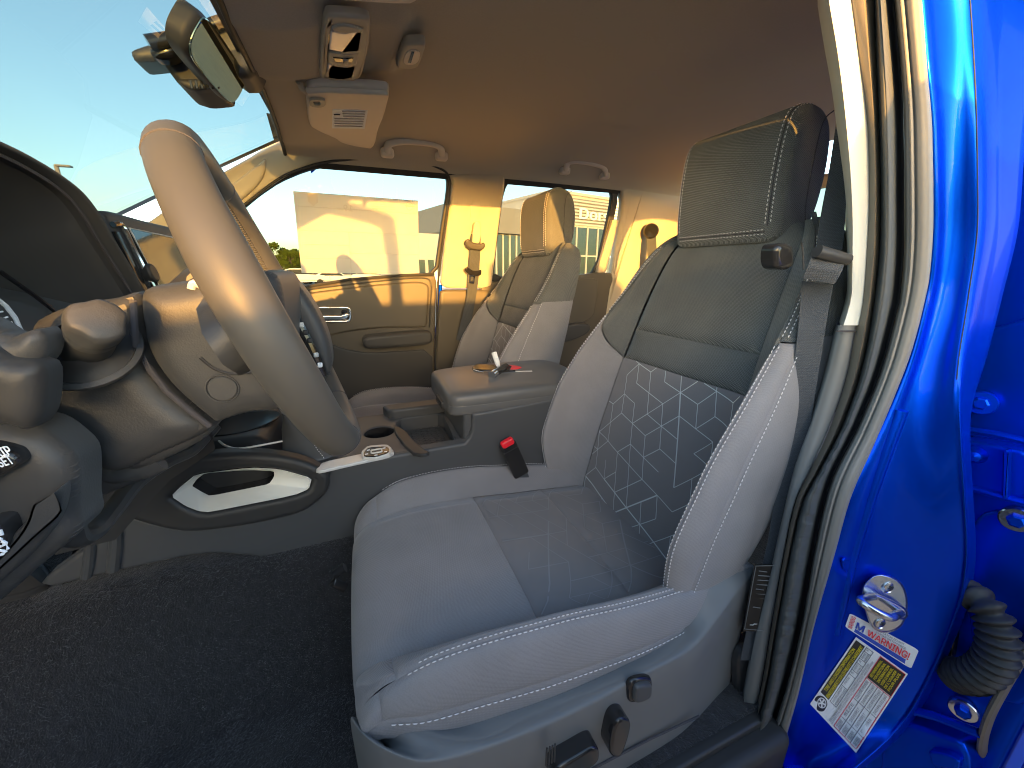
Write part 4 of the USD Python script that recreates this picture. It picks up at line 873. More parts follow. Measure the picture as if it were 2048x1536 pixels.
# ------------------------------------------------------------------ centre console
con = thing('centre_console', 'dark grey centre console with padded armrest and open storage tray between the seats', 'console', (.1, 0, .35))
CY = -.148
lowpoly = [(90, 1178), (76, 1166), (205, 1070), (214, 1038), (255, 1030), (300, 1044), (360, 1054), (420, 1050), (500, 1038), (590, 1018), (630, 998), (648, 970), (662, 936), (700, 926), (930, 886), (944, 868), (946, 828), (1180, 784), (1200, 1000), (690, 1094), (567, 1118), (429, 1107), (380, 1112), (214, 1148)]
phole = [(330, 996), (352, 962), (385, 936), (500, 920), (565, 924), (640, 950), (634, 984), (600, 1002), (424, 1040), (384, 1036)]
put(con, 'side_panel', puff(pxy(lowpoly, CY), .03, .007, 4, (), plane_y(CY + .03), .02), 'console_plastic')
put(con, 'side_fold', tube(cr([P(a, b, y=CY - .002) for a, b in [(228, 1042), (232, 1080), (226, 1140)]], 5), .010, 10), 'console_plastic')
put(con, 'side_fold', tube(cr([P(a, b, y=CY - .002) for a, b in [(180, 1085), (178, 1120), (172, 1155)]], 5), .008, 10), 'console_plastic')
up = [(238, 1030), (268, 985), (335, 926), (420, 906), (530, 905), (604, 918), (652, 940), (661, 958), (655, 985), (630, 1008), (600, 1028), (500, 1050), (400, 1064), (350, 1062), (300, 1050)]
hole = [(342, 992), (362, 972), (392, 948), (500, 935), (560, 938), (624, 956), (618, 978), (590, 990), (420, 1024), (398, 1022), (372, 1012)]
put(con, 'side_pocket_surround', puff(chaikin(pxy(up, CY - .012), 2), .030, .012, 6, [chaikin(pxy(hole, CY - .012), 1, .15)], plane_y(CY + .012)), 'dark_plastic')
# silver funnel of the pocket
Ho = chaikin(np.array([P(a, b, y=CY - .013) for a, b in hole]), 1, .15)
hin = [(384, 972), (394, 958), (412, 945), (500, 940), (548, 942), (548, 954), (538, 968), (500, 976), (420, 992), (404, 984), (394, 978)]
Hi = chaikin(np.array([P(a, b, y=CY + .022) for a, b in hin]), 1, .15)
put(con, 'silver_pocket', gridmesh(np.array([Ho, Ho * .97 + Hi * .03 - A(0, .0025, 0), Ho * .9 + Hi * .1 - A(0, .001, 0), Ho * .1 + Hi * .9, Hi]), False, True), 'silver', smooth=40)
Hb = Hi + A(.01, .12, -.01); put(con, 'pocket_lining', gridmesh(np.array([Hi, Hi * .95 + Hb * .05, Hb]), False, True), 'gloss_black', smooth=30)
put(con, 'pocket_back', (np.vstack([Hb, Hb.mean(0)]), np.array([[i, (i + 1) % len(Hb), len(Hb)] for i in range(len(Hb))])), 'dark_plastic')
# top deck
DZ = .592
tray = chaikin([(.070, -.118), (.204, -.122), (.206, .085), (.070, .080)], 2, .12)
cup = [c_ for c_ in (circ(.037, 24) + A(.022, .005), )]
deck = chaikin([(-.125, -.142), (.06, -.142), (.214, -.142), (.216, .142), (.06, .142), (-.125, .142)], 1, .04)
put(con, 'top_deck', puff(deck, .03, .006, 4, [tray] + cup, plane_z(DZ - .03)), 'console_plastic')
put(con, 'tray_wall', gridmesh(np.array([np.c_[tray, np.full(len(tray), DZ - .004)], np.c_[tray * .985 + tray.mean(0) * .015, np.full(len(tray), DZ - .040)]]), False, True), 'console_plastic')
fl = put(con, 'tray_mat', puff(tray * .985 + tray.mean(0) * .015, .004, .001, 1, (), plane_z(DZ - .044)), 'dash_plastic')
hx = []
for i in range(9):
    for j in range(14):
        c_ = A(.084 + .0145 * i, -.105 + .0126 * j + (.0063 if i % 2 else 0))
        if .078 < c_[0] < .197 and -.112 < c_[1] < .073: hx.append(puff(circ(.0066, 6) + c_, .0016, .0006, 1, (), plane_z(DZ - .040)))
put(fl, 'hexagon_ribs', join(hx), 'dash_plastic', smooth=False, kind='stuff', label='raised hexagons on the tray mat')
put(con, 'tray_hinge', puff(chaikin(pxz([(783, 858), (800, 852), (845, 900), (862, 905), (848, 912), (820, 906)], DZ + .004), 1), .008, .003, 3, (), plane_z(DZ - .001)), 'dark_plastic')
put(con, 'cup_holder', join([gridmesh(np.array([np.c_[q, np.full(len(q), DZ - .003)], np.c_[q * .95 + q.mean(0) * .05, np.full(len(q), DZ - .07)], np.c_[q * 0 + q.mean(0), np.full(len(q), DZ - .07)]]), False, True) for q in cup]), 'gloss_black', label='round black cup holder')
put(con, 'far_rail', puff(chaikin([(.055, .088), (.225, .088), (.225, .145), (.04, .145)], 1, .12), .026, .008, 4, (), plane_z(DZ)), 'console_plastic')
put(con, 'riser', rboxp((.232, 0, .575), (.035, .27, .19), .008), 'console_plastic')
put(con, 'bin', rboxp((.40, 0, .55), (.33, .272, .24), .012), 'console_plastic', label='storage bin under the armrest')
put(con, 'bin_latch', rboxp((.196, -.108, .585), (.008, .012, .02), .002), 'dark_plastic')
# silver strip and button plate by the shifter
put(con, 'silver_strip', puff(chaikin(pxz([(630, 940), (645, 924), (735, 905), (786, 898), (788, 905), (775, 912), (700, 928), (640, 942)], DZ + .004), 1, .15), .007, .003, 3, (), plane_z(DZ - .002)), 'satin_silver')
bp = put(con, 'button_plate', puff(chaikin(pxz([(722, 905), (735, 893), (774, 890), (784, 897), (782, 908), (752, 917), (724, 917)], DZ + .008), 1, .15), .009, .003, 3, (), plane_z(DZ + .002)), 'satin_silver')
put(bp, 'button_group', puff(chaikin(pxz([(727, 905), (737, 895), (772, 893), (779, 898), (777, 905), (752, 913), (728, 913)], DZ + .012), 1, .15), .003, .001, 2, (), plane_z(DZ + .010)), 'gloss_black')
put(bp, 'centre_button', puff(rrect(.026, .020, .005) + P(753, 902, z=DZ + .014)[:2], .003, .001, 2, [rrect(.020, .014, .003) + P(753, 902, z=DZ + .014)[:2]], plane_z(DZ + .0125)), 'satin_silver')
for a, b in ((733, 908), (737, 900), (768, 896), (771, 903), (752, 910)):
    put(bp, 'button_symbol', puff(rrect(.007, .0022, .0008) + P(a, b, z=DZ + .0135)[:2], .0012, .0004, 1, (), plane_z(DZ + .0128)), 'icon_white')
# forward part of the console: bin with silver lip, centre stack edge
put(con, 'front_bin', rboxp((-.33, .03, .52), (.24, .24, .27), .03), 'dark_plastic')
put(con, 'front_pocket', puff(cr([(-.405, .055), (-.39, -.01), (-.33, -.045), (-.26, -.045), (-.215, .0), (-.205, .055), (-.24, .09), (-.37, .09)], 4, True), .004, .001, 1, (), plane_z(.6535)), 'gloss_black')
put(con, 'pocket_lip', tube(cr([P(438, 882, z=.655), P(452, 892, z=.655), P(480, 897, z=.655), P(530, 889, z=.655), P(565, 882, z=.655)], 5), .0022, 8), 'satin_silver')
put(con, 'stack_panel', puff(chaikin(pxy([(330, 840), (428, 842), (436, 850), (412, 880), (404, 897), (330, 920)], -.10), 1, .12), .02, .005, 3, (), plane_y(-.08)), 'gloss_black')
put(con, 'stack_trim', tube([P(434, 850, y=-.102), P(422, 868, y=-.102), P(407, 893, y=-.102)], .0035, 8), 'satin_silver')
for k in range(4): put(con, 'stack_button', rboxp(P(424 - 6 * k, 853 + 9.5 * k, y=-.103), (.006, .004, .010), .0015), 'icon_white')
put(con, 'front_side', gridmesh(np.array([[P(a, b, y=-.13), P(c, d, y=-.135)] for a, b, c, d in ((330, 905, 320, 928), (405, 880, 405, 912), (430, 888, 430, 910))])), 'dark_plastic')
# armrest lid
lid_o = chaikin([(.178, -.118), (.195, -.140), (.30, -.146), (.56, -.146), (.575, -.13), (.575, .12), (.56, .14), (.30, .14), (.195, .132), (.178, .105)], 2, .22)
def lidmap(V):
    z = .662 + V[:, 2] + .012 * (1 - (V[:, 1] / .15) ** 2) * np.clip(V[:, 2] / .05, 0, 1) + .004 * np.clip(V[:, 2] / .05, 0, 1) * np.sin(np.clip((V[:, 0] - .18) / .4, 0, 1) * math.pi)
    return np.c_[V[:, 0], V[:, 1], z]
lq = [puff(lid_o * s + lid_o.mean(0) * (1 - s), h, .02, 6, (), lidmap, .012) for s, h in ((1.0, .05),)]
def lidmesh():
    L = np.vstack([lid_o, lid_o[:1]]); L = resample(L, 120)[:-1]; cen = lid_o.mean(0); rows = []
    for h, s in ((0, .985), (.003, .997), (.008, 1.0), (.020, 1.0), (.0215, .994), (.023, .994), (.0245, 1.0), (.034, .998), (.042, .985), (.047, .955), (.0495, .90), (.050, .8), (.0505, .6), (.051, .3), (.051, .001)):
        q = cen + (L - cen) * s; rows.append(lidmap(np.c_[q, np.full(len(q), h)]))
    return gridmesh(np.array(rows), False, True)
put(con, 'armrest_lid', flip(lidmesh()), 'lid_vinyl', smooth=True)
put(con, 'lid_latch', puff(rrect(.07, .020, .006), .006, .002, 3, (), lambda V: np.c_[.179 - V[:, 2], V[:, 0] - .045, V[:, 1] + .672]), 'dark_plastic')
put(con, 'latch_slot', puff(rrect(.045, .008, .003), .002, .0008, 1, (), lambda V: np.c_[.172 - V[:, 2], V[:, 0] - .045, V[:, 1] + .672]), 'gloss_black')
# gear lever
gl = thing('gear_lever', 'automatic gear lever with black leather boot and silver shaft behind the steering wheel', 'gear lever', tuple(P(610, 890, z=DZ)))
gb = P(628, 905, z=DZ + .004); gt = P(565, 800, y=-.02)
G = []
for k, (h, s) in enumerate(((0, 1.0), (.08, 1.02), (.25, .86), (.45, .66), (.62, .55), (.78, .42), (.9, .34), (1, .30))):
    c_ = gb * (1 - h * .75) + gt * (h * .75); a = np.arange(32) / 32 * 2 * math.pi
    wob = 1 + .05 * np.sin(a * 5 + 7 * h) * (h > .1)
    G.append(np.c_[c_[0] + .062 * s * np.cos(a) * wob, c_[1] + .050 * s * np.sin(a) * wob, np.full(32, c_[2]) + .004 * np.sin(a * 3 + 9 * h) * (h > .1)])
put(gl, 'boot', flip(gridmesh(np.array(G), False, True)), 'lid_vinyl', smooth=True)
put(gl, 'boot_stitching', stitches(np.array([g[26] + A(.001, -.001, .001) for g in G]), (0.3, -1, .3), .004, .002, .0008), 'thread', kind='stuff')
put(gl, 'shaft', tube([gb * .3 + gt * .7, gt * 1.0, gt + (gt - gb) * .5], .016, 16), 'satin_silver')
put(gl, 'knob', rboxp(gt + (gt - gb) * .7, (.05, .06, .10), .022), 'dash_plastic')

# ------------------------------------------------------------------ things lying about, hanging and belted
keys = thing('key_ring', 'car keys on a ring with grey fob and red tag, lying on the armrest lid', 'keys', tuple(P(1000, 745, z=.722)))
LZ = .7255
kf = put(keys, 'fob', puff(cr(pxz([(945, 738), (955, 733), (985, 734), (994, 738), (992, 744), (965, 745), (948, 743)], LZ), 4, True), .012, .005, 4, (), plane_z(LZ - .004)), 'gloss_black')
put(kf, 'fob_rim', tube(cr(np.array([P(a, b, z=LZ + .006) for a, b in [(947, 739), (966, 744), (992, 742)]]), 6), .0014, 6), 'chrome')
put(keys, 'torch', tube([P(984, 750, z=LZ + .008), P(1012, 733, z=LZ + .010)], .010, 18), 'gloss_black', label='small black torch on the key ring')
put(keys, 'torch_head', tube([P(983, 750.5, z=LZ + .008), P(990, 746.5, z=LZ + .0085)], .0112, 18), 'chrome')
put(keys, 'torch_loop', tube([P(1002, 742, z=LZ + .012), P(1016, 732, z=LZ + .018), P(1021, 733, z=LZ + .012), P(1016, 741, z=LZ + .008)], .0035, 8), 'gloss_black')
tg = P(997, 733, z=LZ + .012); tt = P(988, 705, y=float(tg[1]) + .02)
put(keys, 'clear_tag', tube([tg, tg * .7 + tt * .3, tt], .0075, 10, scale=[.6, 1.0, 1.0]), 'white_paper', label='whitish translucent plastic tag standing up')
put(keys, 'red_tag', puff(cr(pxz([(1013, 736), (1020, 733), (1036, 735), (1043, 738), (1030, 741), (1016, 740)], LZ), 4, True), .004, .0015, 2, (), plane_z(LZ + .001)), 'red_plastic')
ky = put(keys, 'key_head', tube([P(1003, 746, z=LZ + .001), P(1030, 744, z=LZ + .001)], .006, 12), 'gloss_black')
put(ky, 'key_blade', tube([P(1030, 744, z=LZ + .001), P(1064, 743, z=LZ + .001)], .0028, 8), 'satin_silver')
# seat buckle beside the driver's cushion
bk = thing('seat_belt_buckle', "seat belt buckle with red release button between driver's seat and console", 'buckle', tuple(P(1025, 920, y=-.168)))
bc, bt_ = P(1036, 935, y=-.172), P(1013, 884, y=-.165)
bz = unit(bt_ - bc); bx = unit(np.cross(A(0, 1, 0), bz)); by = np.cross(bz, bx); R_ = np.stack([bx, by, bz], 1)
Lb = np.linalg.norm(bt_ - bc)
put(bk, 'body', xf(rbox(.042, .026, Lb * 1.25, .006), frame(bc * .6 + bt_ * .4 - bz * .004, bx, by, bz)), 'gloss_black')
put(bk, 'release_button', xf(rbox(.034, .017, .020, .006), frame(bt_ + bz * .000 - by * .006, bx, by, bz)), 'red_plastic')
put(bk, 'groove', xf(rbox(.0425, .0265, .0012, .0005), frame(bt_ - bz * .020, bx, by, bz)), 'dark_plastic')
put(bk, 'strap', xf(rbox(.034, .008, .10, .003), frame(bc - bz * .07, bx, by, bz)), 'webbing')
# driver's belt hanging along the door opening
def ribbon(pts, w=.0235, n=8, th=.0007):
    """pts: (left edge, right edge) pairs of points"""
    L = cr([p[0] for p in pts], n); R = cr([p[1] for p in pts], n); nn = np.cross(np.gradient(L, axis=0), R - L); nn /= np.linalg.norm(nn, axis=1, keepdims=True)
    return gridmesh(np.array([L + nn * th, R + nn * th, R - nn * th, L - nn * th]).transpose(1, 0, 2), False, True)
def edges(rows): return [(P(a, b, y=y1), P(c, d, y=y2)) for a, b, c, d, y1, y2 in rows]
db = thing('driver_seat_belt', "dark blue-grey driver's seat belt hanging down beside the doorway, latch plate parked on it", 'seat belt', tuple(P(1640, 560, y=-.62)))
put(db, 'upper_webbing', ribbon(edges([(1676, 225, 1694, 225, -.55, -.57), (1660, 330, 1694, 330, -.565, -.585), (1640, 440, 1690, 440, -.58, -.60), (1630, 520, 1682, 520, -.59, -.61)])), 'webbing')
put(db, 'lower_webbing', ribbon(edges([(1604, 562, 1666, 570, -.595, -0.6390), (1596, 660, 1650, 660, -0.6240, -0.6440), (1578, 800, 1628, 800, -0.6290, -0.6490), (1556, 950, 1605, 950, -0.6340, -0.6540), (1536, 1080, 1582, 1080, -0.6390, -0.6590), (1512, 1180, 1555, 1180, -0.6440, -0.6620), (1480, 1320, 1520, 1320, -0.6460, -0.6640)])), 'webbing')
lt = put(db, 'latch_plate', puff(chaikin(pxy([(1588, 492), (1598, 483), (1622, 484), (1628, 494), (1628, 528), (1618, 540), (1594, 539), (1586, 526)], -0.6360), 2), .022, .007, 4, (), plane_y(-.590)), 'gloss_black')
put(lt, 'latch_groove', tube(cr([P(a, b, y=-0.6365) for a, b in [(1604, 485), (1606, 510), (1607, 539)]], 4), .0012, 6), 'dark_plastic')
put(db, 'belt_loop', tube([P(1634, 502, y=-0.6360), P(1660, 510, y=-0.6420), P(1694, 520, y=-0.6490)], .0085, 12), 'dark_plastic', label='rolled plastic bar of the latch plate')
put(db, 'belt_fold', ribbon(edges([(1626, 505, 1690, 520, -0.6290, -0.6490), (1616, 530, 1682, 545, -0.6310, -0.6510), (1606, 556, 1668, 568, -0.6260, -0.6460)])), 'webbing')
put(db, 'fold_stitching', join([stitches(resample(np.array([P(a, b, y=-0.6335), P(c, d, y=-0.6530)]), 20), (0, -1, 0), .003, .002, .0007) for a, b, c, d in ((1618, 536, 1676, 548), (1612, 548, 1672, 560))]), 'dark_plastic', kind='stuff')
lb = put(db, 'belt_label', ribbon(edges([(1509, 1129, 1560, 1129, -0.6465, -0.6655), (1500, 1180, 1552, 1180, -0.6475, -0.6665), (1486, 1262, 1530, 1262, -0.6480, -0.6675)])), 'label_black')
put(lb, 'label_border', tube([P(a, b, y=y) for a, b, y in [(1556, 1131, -0.6670), (1512, 1132, -0.6490), (1503, 1180, -0.6497), (1489, 1258, -0.6502), (1528, 1261, -0.6690)]], .0007, 5), 'pillar_grey')
for k in range(11):
    y0 = 1142 + 9.0 * k; x0 = 1516 - (y0 - 1132) * .19; put(lb, 'small_print', tube([P(x0 + 4, y0, y=-0.6515), P(x0 + (33 if k % 4 else 20), y0 + 2, y=-0.6630)], .0008, 4), 'pillar_grey')
v, f = text('FC', .0075, .0004, True); a, b = P(1508, 1247, y=-0.6635), P(1491, 1252, y=-0.6515)      # reads upside down, as it hangs
ex = unit(a - b) * -1; v = v.copy(); put(lb, 'lettering', xf((v, f), frame(a + A(0, -.0008, .001), ex, np.cross(unit(A(-.25, -.95, 0)), ex), unit(A(-.25, -.95, 0)))), 'icon_white', smooth=False)
put(db, 'anchor_sleeve', puff(chaikin(pxy([(1486, 1300), (1510, 1296), (1512, 1380), (1500, 1420), (1478, 1400), (1474, 1330)], -.645), 2), .014, .005, 3, (), plane_y(-.631)), 'dark_plastic')
# passenger's belt on the middle pillar
pb = thing('passenger_seat_belt', 'tan-lit seat belt hanging on the middle pillar behind the passenger seat', 'seat belt', tuple(PW(945, 500)))
wq = lambda a, b, o=-.03: PW(a, b, o)
put(pb, 'webbing', ribbon([(wq(942, 468), wq(962, 470)), (wq(936, 545), wq(958, 548)), (wq(932, 600), wq(950, 604)), (wq(912, 680), wq(934, 684))]), 'webbing')
put(pb, 'guide_cover', puff(chaikin(pw([(948, 444), (960, 443), (962, 470), (958, 487), (944, 486), (945, 466)], -.03), 1, .15), .018, .005, 3, (), on_wall(-.018)), 'trim_beige')
put(pb, 'shoulder_guide', puff(cr(pw([(930, 484), (936, 478), (946, 486), (960, 488), (967, 485), (970, 492), (964, 500), (950, 500), (936, 496)], -.04), 4, True), .016, .006, 4, (), on_wall(-.032)), 'door_dark')
lp = put(pb, 'latch_plate', puff(cr(pw([(929, 540), (934, 534), (945, 541), (956, 541), (962, 540), (961, 550), (952, 552), (936, 548)], -.04), 4, True), .016, .006, 4, (), on_wall(-.034)), 'gloss_black')
put(lp, 'tongue', puff(pw([(938, 549), (951, 551), (948, 568), (938, 566)], -.045), .003, .001, 2, [pw([(942, 553), (948, 554), (946, 563), (941, 562)], -.045)], on_wall(-.042)), 'chrome')

# ------------------------------------------------------------------ overhead: visors, lamp, handles, mirror
vs = thing('passenger_sun_visor', 'beige passenger sun visor folded up, with a white warning label on it', 'sun visor', (.03, .3, 1.41))
VZ = 1.398
vo = [(612, 182), (618, 173), (640, 170), (770, 177), (781, 186), (768, 235), (756, 262), (750, 292), (738, 302), (700, 296), (670, 280), (650, 268), (622, 266), (616, 240)]
vp = put(vs, 'panel', puff(chaikin(pxz(vo, VZ), 1, .2), .016, .007, 5, (), plane_z(VZ + .016, -1)), 'visor_vinyl')
put(vs, 'spine', tube([P(616, 181, z=VZ), P(650, 179, z=VZ - .002), P(776, 184, z=VZ)], .008, 10), 'visor_vinyl')
lbv = put(vs, 'warning_label', puff(pxz([(665, 219), (736, 221), (729, 258), (664, 257)], VZ - .001), .0008, .0003, 1, (), plane_z(VZ + .0002, -1)), 'white_paper')
for k in range(7):
    put(lbv, 'print_line', tube([P(684 + (1.2 * k), 222.5 + 4.9 * k, z=VZ - .0016) if k < 3 else P(669, 222.5 + 4.9 * k, z=VZ - .0016), P(731 - k, 223.5 + 4.9 * k, z=VZ - .0016)], .0012, 4), 'faint_ink')
put(lbv, 'print_line', tube([P(668, 229, z=VZ - .0016), P(680, 229, z=VZ - .0016)], .0016, 4), 'ink')
put(vs, 'hinge_clip', puff(chaikin(pxz([(618, 200), (626, 197), (650, 199), (651, 211), (640, 215), (620, 212)], VZ - .004), 1, .2), .006, .002, 3, [chaikin(pxz([(626, 201), (640, 201), (641, 209), (628, 209)], VZ - .004), 1)], plane_z(VZ, -1)), 'trim_beige')
put(vs, 'pivot', tube([P(597, 163, z=1.405), P(603, 176, z=VZ), P(612, 183, z=VZ)], .0065, 10), 'trim_beige')
dv = thing('driver_sun_visor', "end of the driver's sun visor at the top edge of the roof lining", 'sun visor', (.07, -.3, 1.41))
put(dv, 'panel', puff(chaikin([P(636, -60, z=VZ)[:2], P(640, -4, z=VZ)[:2], P(660, 3, z=VZ)[:2], P(818, 13, z=VZ)[:2], P(838, 4, z=VZ)[:2], P(846, -60, z=VZ)[:2]], 1, .2), .016, .007, 5, (), plane_z(VZ + .016, -1)), 'visor_vinyl')
ml = thing('map_light', 'overhead map light with two clear lenses and a switch between', 'lamp', (.03, 0, 1.41))
MZ = 1.4045
put(ml, 'housing', puff(chaikin(pxz([(650, 34), (660, 30), (730, 36), (742, 46), (738, 95), (724, 155), (712, 162), (645, 160), (638, 150), (642, 80)], MZ), 1, .2), .014, .006, 4, [chaikin(pxz([(661, 52), (728, 56), (722, 110), (708, 158), (655, 156), (656, 110)], MZ), 1, .12)], plane_z(MZ + .014, -1)), 'trim_beige')
put(ml, 'reflector', puff(pxz([(661, 52), (728, 56), (722, 110), (708, 158), (655, 156), (656, 110)], MZ), .002, .0005, 1, (), plane_z(MZ + .012, -1)), 'lamp_reflector')
put(ml, 'lens_cap', puff(chaikin(pxz([(662, 50), (690, 44), (727, 56), (724, 62), (690, 66), (661, 60)], MZ), 2), .016, .005, 3, (), plane_z(MZ + .013, -1)), 'trim_beige')
put(ml, 'lens', puff(pxz([(661, 62), (690, 67), (726, 63), (720, 103), (690, 106), (658, 100)], MZ), .010, .003, 3, (), plane_z(MZ + .010, -1)), 'lamp_lens')
put(ml, 'switch', puff(pxz([(657, 103), (690, 108), (719, 106), (714, 128), (690, 132), (656, 126)], MZ), .012, .003, 3, (), plane_z(MZ + .011, -1)), 'trim_beige')
put(ml, 'switch_slot', puff(pxz([(666, 113), (686, 115), (707, 114), (704, 122), (670, 121)], MZ), .002, .0007, 1, (), plane_z(MZ - .0005, -1)), 'gloss_black')
put(ml, 'switch_thumb', puff(pxz([(686, 115), (697, 115), (695, 122), (686, 122)], MZ), .005, .002, 2, (), plane_z(MZ - .001, -1)), 'trim_beige')
put(ml, 'lens', puff(pxz([(656, 129), (690, 134), (713, 131), (706, 156), (685, 161), (654, 156)], MZ), .010, .003, 3, (), plane_z(MZ + .010, -1)), 'lamp_lens')
mc = thing('ceiling_microphone', 'small square beige microphone cover on the roof lining right of the map light', 'microphone', tuple(P(822, 110, z=1.44)))
MZ2 = 1.436
put(mc, 'base', puff(chaikin(pxz([(812, 84), (846, 83), (852, 90), (838, 130), (830, 135), (796, 134), (791, 128), (806, 92)], MZ2), 1, .2), .016, .006, 4, (), plane_z(MZ2 + .012, -1)), 'trim_beige')
put(mc, 'grille', puff(chaikin(pxz([(812, 99), (842, 99), (836, 128), (804, 129)], MZ2 - .004), 2), .004, .0015, 2, (), plane_z(MZ2 - .002, -1)), 'visor_vinyl')
put(mc, 'slot', puff(pxz([(823, 103), (829, 103), (822, 126), (815, 126)], MZ2 - .006), .0012, .0004, 1, (), plane_z(MZ2 - .0055, -1)), 'gloss_black')
def grab(label, pts, y):
    t = thing('grab_handle', label, 'grab handle', tuple(P(*pts[0], y=y)), 'grab handles along the roof edge')
    path = cr([P(a, b, y=y + o) for (a, b), o in zip(pts, (.02, .0, -.012, -.015, -.012, .0, .02))], 6)
    put(t, 'grip', sweep(path, circ(.013, 12, .010), (0, -1, .3)), 'visor_vinyl')
    for p in (path[0], path[-1]): put(t, 'foot', rboxp(p + A(0, .012, .0), (.045, .03, .030), .010), 'visor_vinyl')
grab('grab handle above the front passenger window, right of the sun visor', [(775, 304), (778, 288), (800, 282), (828, 282), (862, 286), (880, 294), (884, 311)], .535)
grab('smaller looking grab handle above the rear passenger window', [(1132, 340), (1136, 325), (1150, 321), (1172, 323), (1194, 328), (1208, 335), (1212, 350)], .545)
mi = thing('rear_view_mirror', 'grey rear view mirror hanging from the top of the windscreen', 'mirror', (-.19, 0, 1.36))
pm = P(440, 132, y=0.0); my = unit(A(.06, 1, -.02)); mn = unit(A(.80, -.18, -.50)); mn = unit(mn - my * (mn @ my)); mxx = np.cross(mn, my)
MF = frame(pm, my, -mxx if mxx[2] < 0 else mxx, mn)
MF[:3, 1] = np.cross(mn, my)
mo = cr([(-.118, .010), (-.108, .032), (-.06, .038), (.06, .038), (.108, .032), (.120, .010), (.116, -.020), (.095, -.034), (.04, -.038), (-.04, -.038), (-.095, -.034), (-.116, -.018)], 5, True)
put(mi, 'housing', puff(mo, .030, .012, 5, (), on_frame(frame(pm - mn * .030, MF[:3, 0], MF[:3, 1], mn)), back=True), 'dash_plastic')
put(mi, 'glass', puff(mo * .93, .003, .001, 1, (), on_frame(frame(pm - mn * .001, MF[:3, 0], MF[:3, 1], mn))), 'mirror_glass')
put(mi, 'arm', tube([pm - mn * .03, pm - mn * .055 + A(0, 0, .01), pm + A(-.10, -.01, .015)], .011, 12), 'gloss_black')
ch = thing('camera_housing', 'black camera and sensor housing with vent slots fixed to the windscreen behind the mirror', 'camera housing', (-.28, 0, 1.36))
hp = lambda pts, y=.0: pxy(pts, y)
put(ch, 'sensor_pod', puff(chaikin(hp([(255, 100), (268, 92), (330, 74), (372, 66), (380, 90), (352, 112), (300, 118), (266, 121)], .03), 1, .2), .06, .012, 4, (), plane_y(.09)), 'dash_plastic')
put(ch, 'sensor_face', puff(chaikin(hp([(292, 92), (330, 82), (352, 92), (350, 112), (318, 116), (300, 110)], .0), 2), .03, .010, 4, (), plane_y(.03)), 'gloss_black')
put(ch, 'camera_box', puff(chaikin(hp([(318, 118), (345, 100), (420, 130), (444, 160), (442, 176), (392, 180), (356, 168)], .05), 1, .15), .10, .012, 4, (), plane_y(.15)), 'dark_plastic')
put(ch, 'vent_plate', puff(chaikin(hp([(350, 158), (440, 156), (446, 174), (392, 181), (368, 174)], .045), 1, .15), .02, .006, 4, (), plane_y(.062)), 'dash_plastic')
for k in range(6): put(ch, 'vent_slot', puff(hp([(378 + 10.5 * k, 160), (383 + 10.5 * k, 160), (387 + 10.5 * k, 177), (382 + 10.5 * k, 178)], .024), .002, .0006, 1, (), plane_y(.0255)), 'gloss_black')
put(ch, 'upper_cover', puff(chaikin(hp([(372, 62), (410, 34), (500, 8), (515, 60), (520, 110), (505, 150), (470, 150), (440, 100), (400, 80)], .06), 1, .2), .09, .02, 5, (), plane_y(.15)), 'dash_plastic')
put(ch, 'cover_band', puff(chaikin(hp([(404, 38), (470, 18), (478, 38), (412, 62)], .04), 1, .2), .03, .006, 4, (), plane_y(.065)), 'gloss_black')
# printed sheet on the passenger window
ws_ = thing('window_sticker', 'large printed price sheet stuck to the front passenger window, low sun across it', 'window sticker', tuple(PW(715, 470)))
so = pw([(586, 382), (836, 401), (838, 548), (603, 546)], .018)
put(ws_, 'sheet', puff(so, .0006, .0002, 1, (), on_wall(.020)), 'paper_sheet')
o00, o10, o11, o01 = [PW(a, b, .0185) for a, b in [(586, 382), (836, 401), (838, 548), (603, 546)]]
def onsheet(u, v): return (o00 * (1 - u) + o10 * u) * (1 - v) + (o01 * (1 - u) + o11 * u) * v + A(0, -.0012, 0)
for u0, v0, u1, v1 in ((.02, .17, .99, .17), (.02, .45, .99, .45), (.40, .45, .40, .98), (.02, .62, .40, .62), (.40, .72, .99, .72), (.02, .80, .40, .80)):
    put(ws_, 'rule', tube([onsheet(u0, v0), onsheet(u1, v1)], .0010, 4), 'pale_ink')
put(ws_, 'emblem', tube([onsheet(.925 + .028 * math.cos(a), .075 + .052 * math.sin(a)) for a in np.linspace(0, 2 * math.pi, 21)[:-1]], .0016, 5, True, (0, 1, 0)), 'faint_ink')
put(ws_, 'emblem', tube([onsheet(.885, .075), onsheet(.965, .075)], .0022, 4), 'faint_ink')
for k in range(4):
    for j in range(3): put(ws_, 'print_line', tube([onsheet(.60 + .07 * j, .05 + .028 * k), onsheet(.655 + .07 * j, .05 + .028 * k)], .0010, 4), 'pale_ink')
v, f = text('19', .020, .0004, True); exs = unit(o10 - o00) * -1; ups = unit(o00 - o01); nsh = np.cross(exs, ups)
put(ws_, 'lettering', xf((v, f), frame(onsheet(.45, .19), exs, ups, nsh)), 'faint_ink', smooth=False)
put(ws_, 'shield_mark', puff([(-.016, .02), (.016, .02), (.016, -.008), (0, -.022), (-.016, -.008)], .0005, .0002, 1, (), on_frame(frame(onsheet(.14, .08), -exs, ups, -nsh))), 'pale_ink')
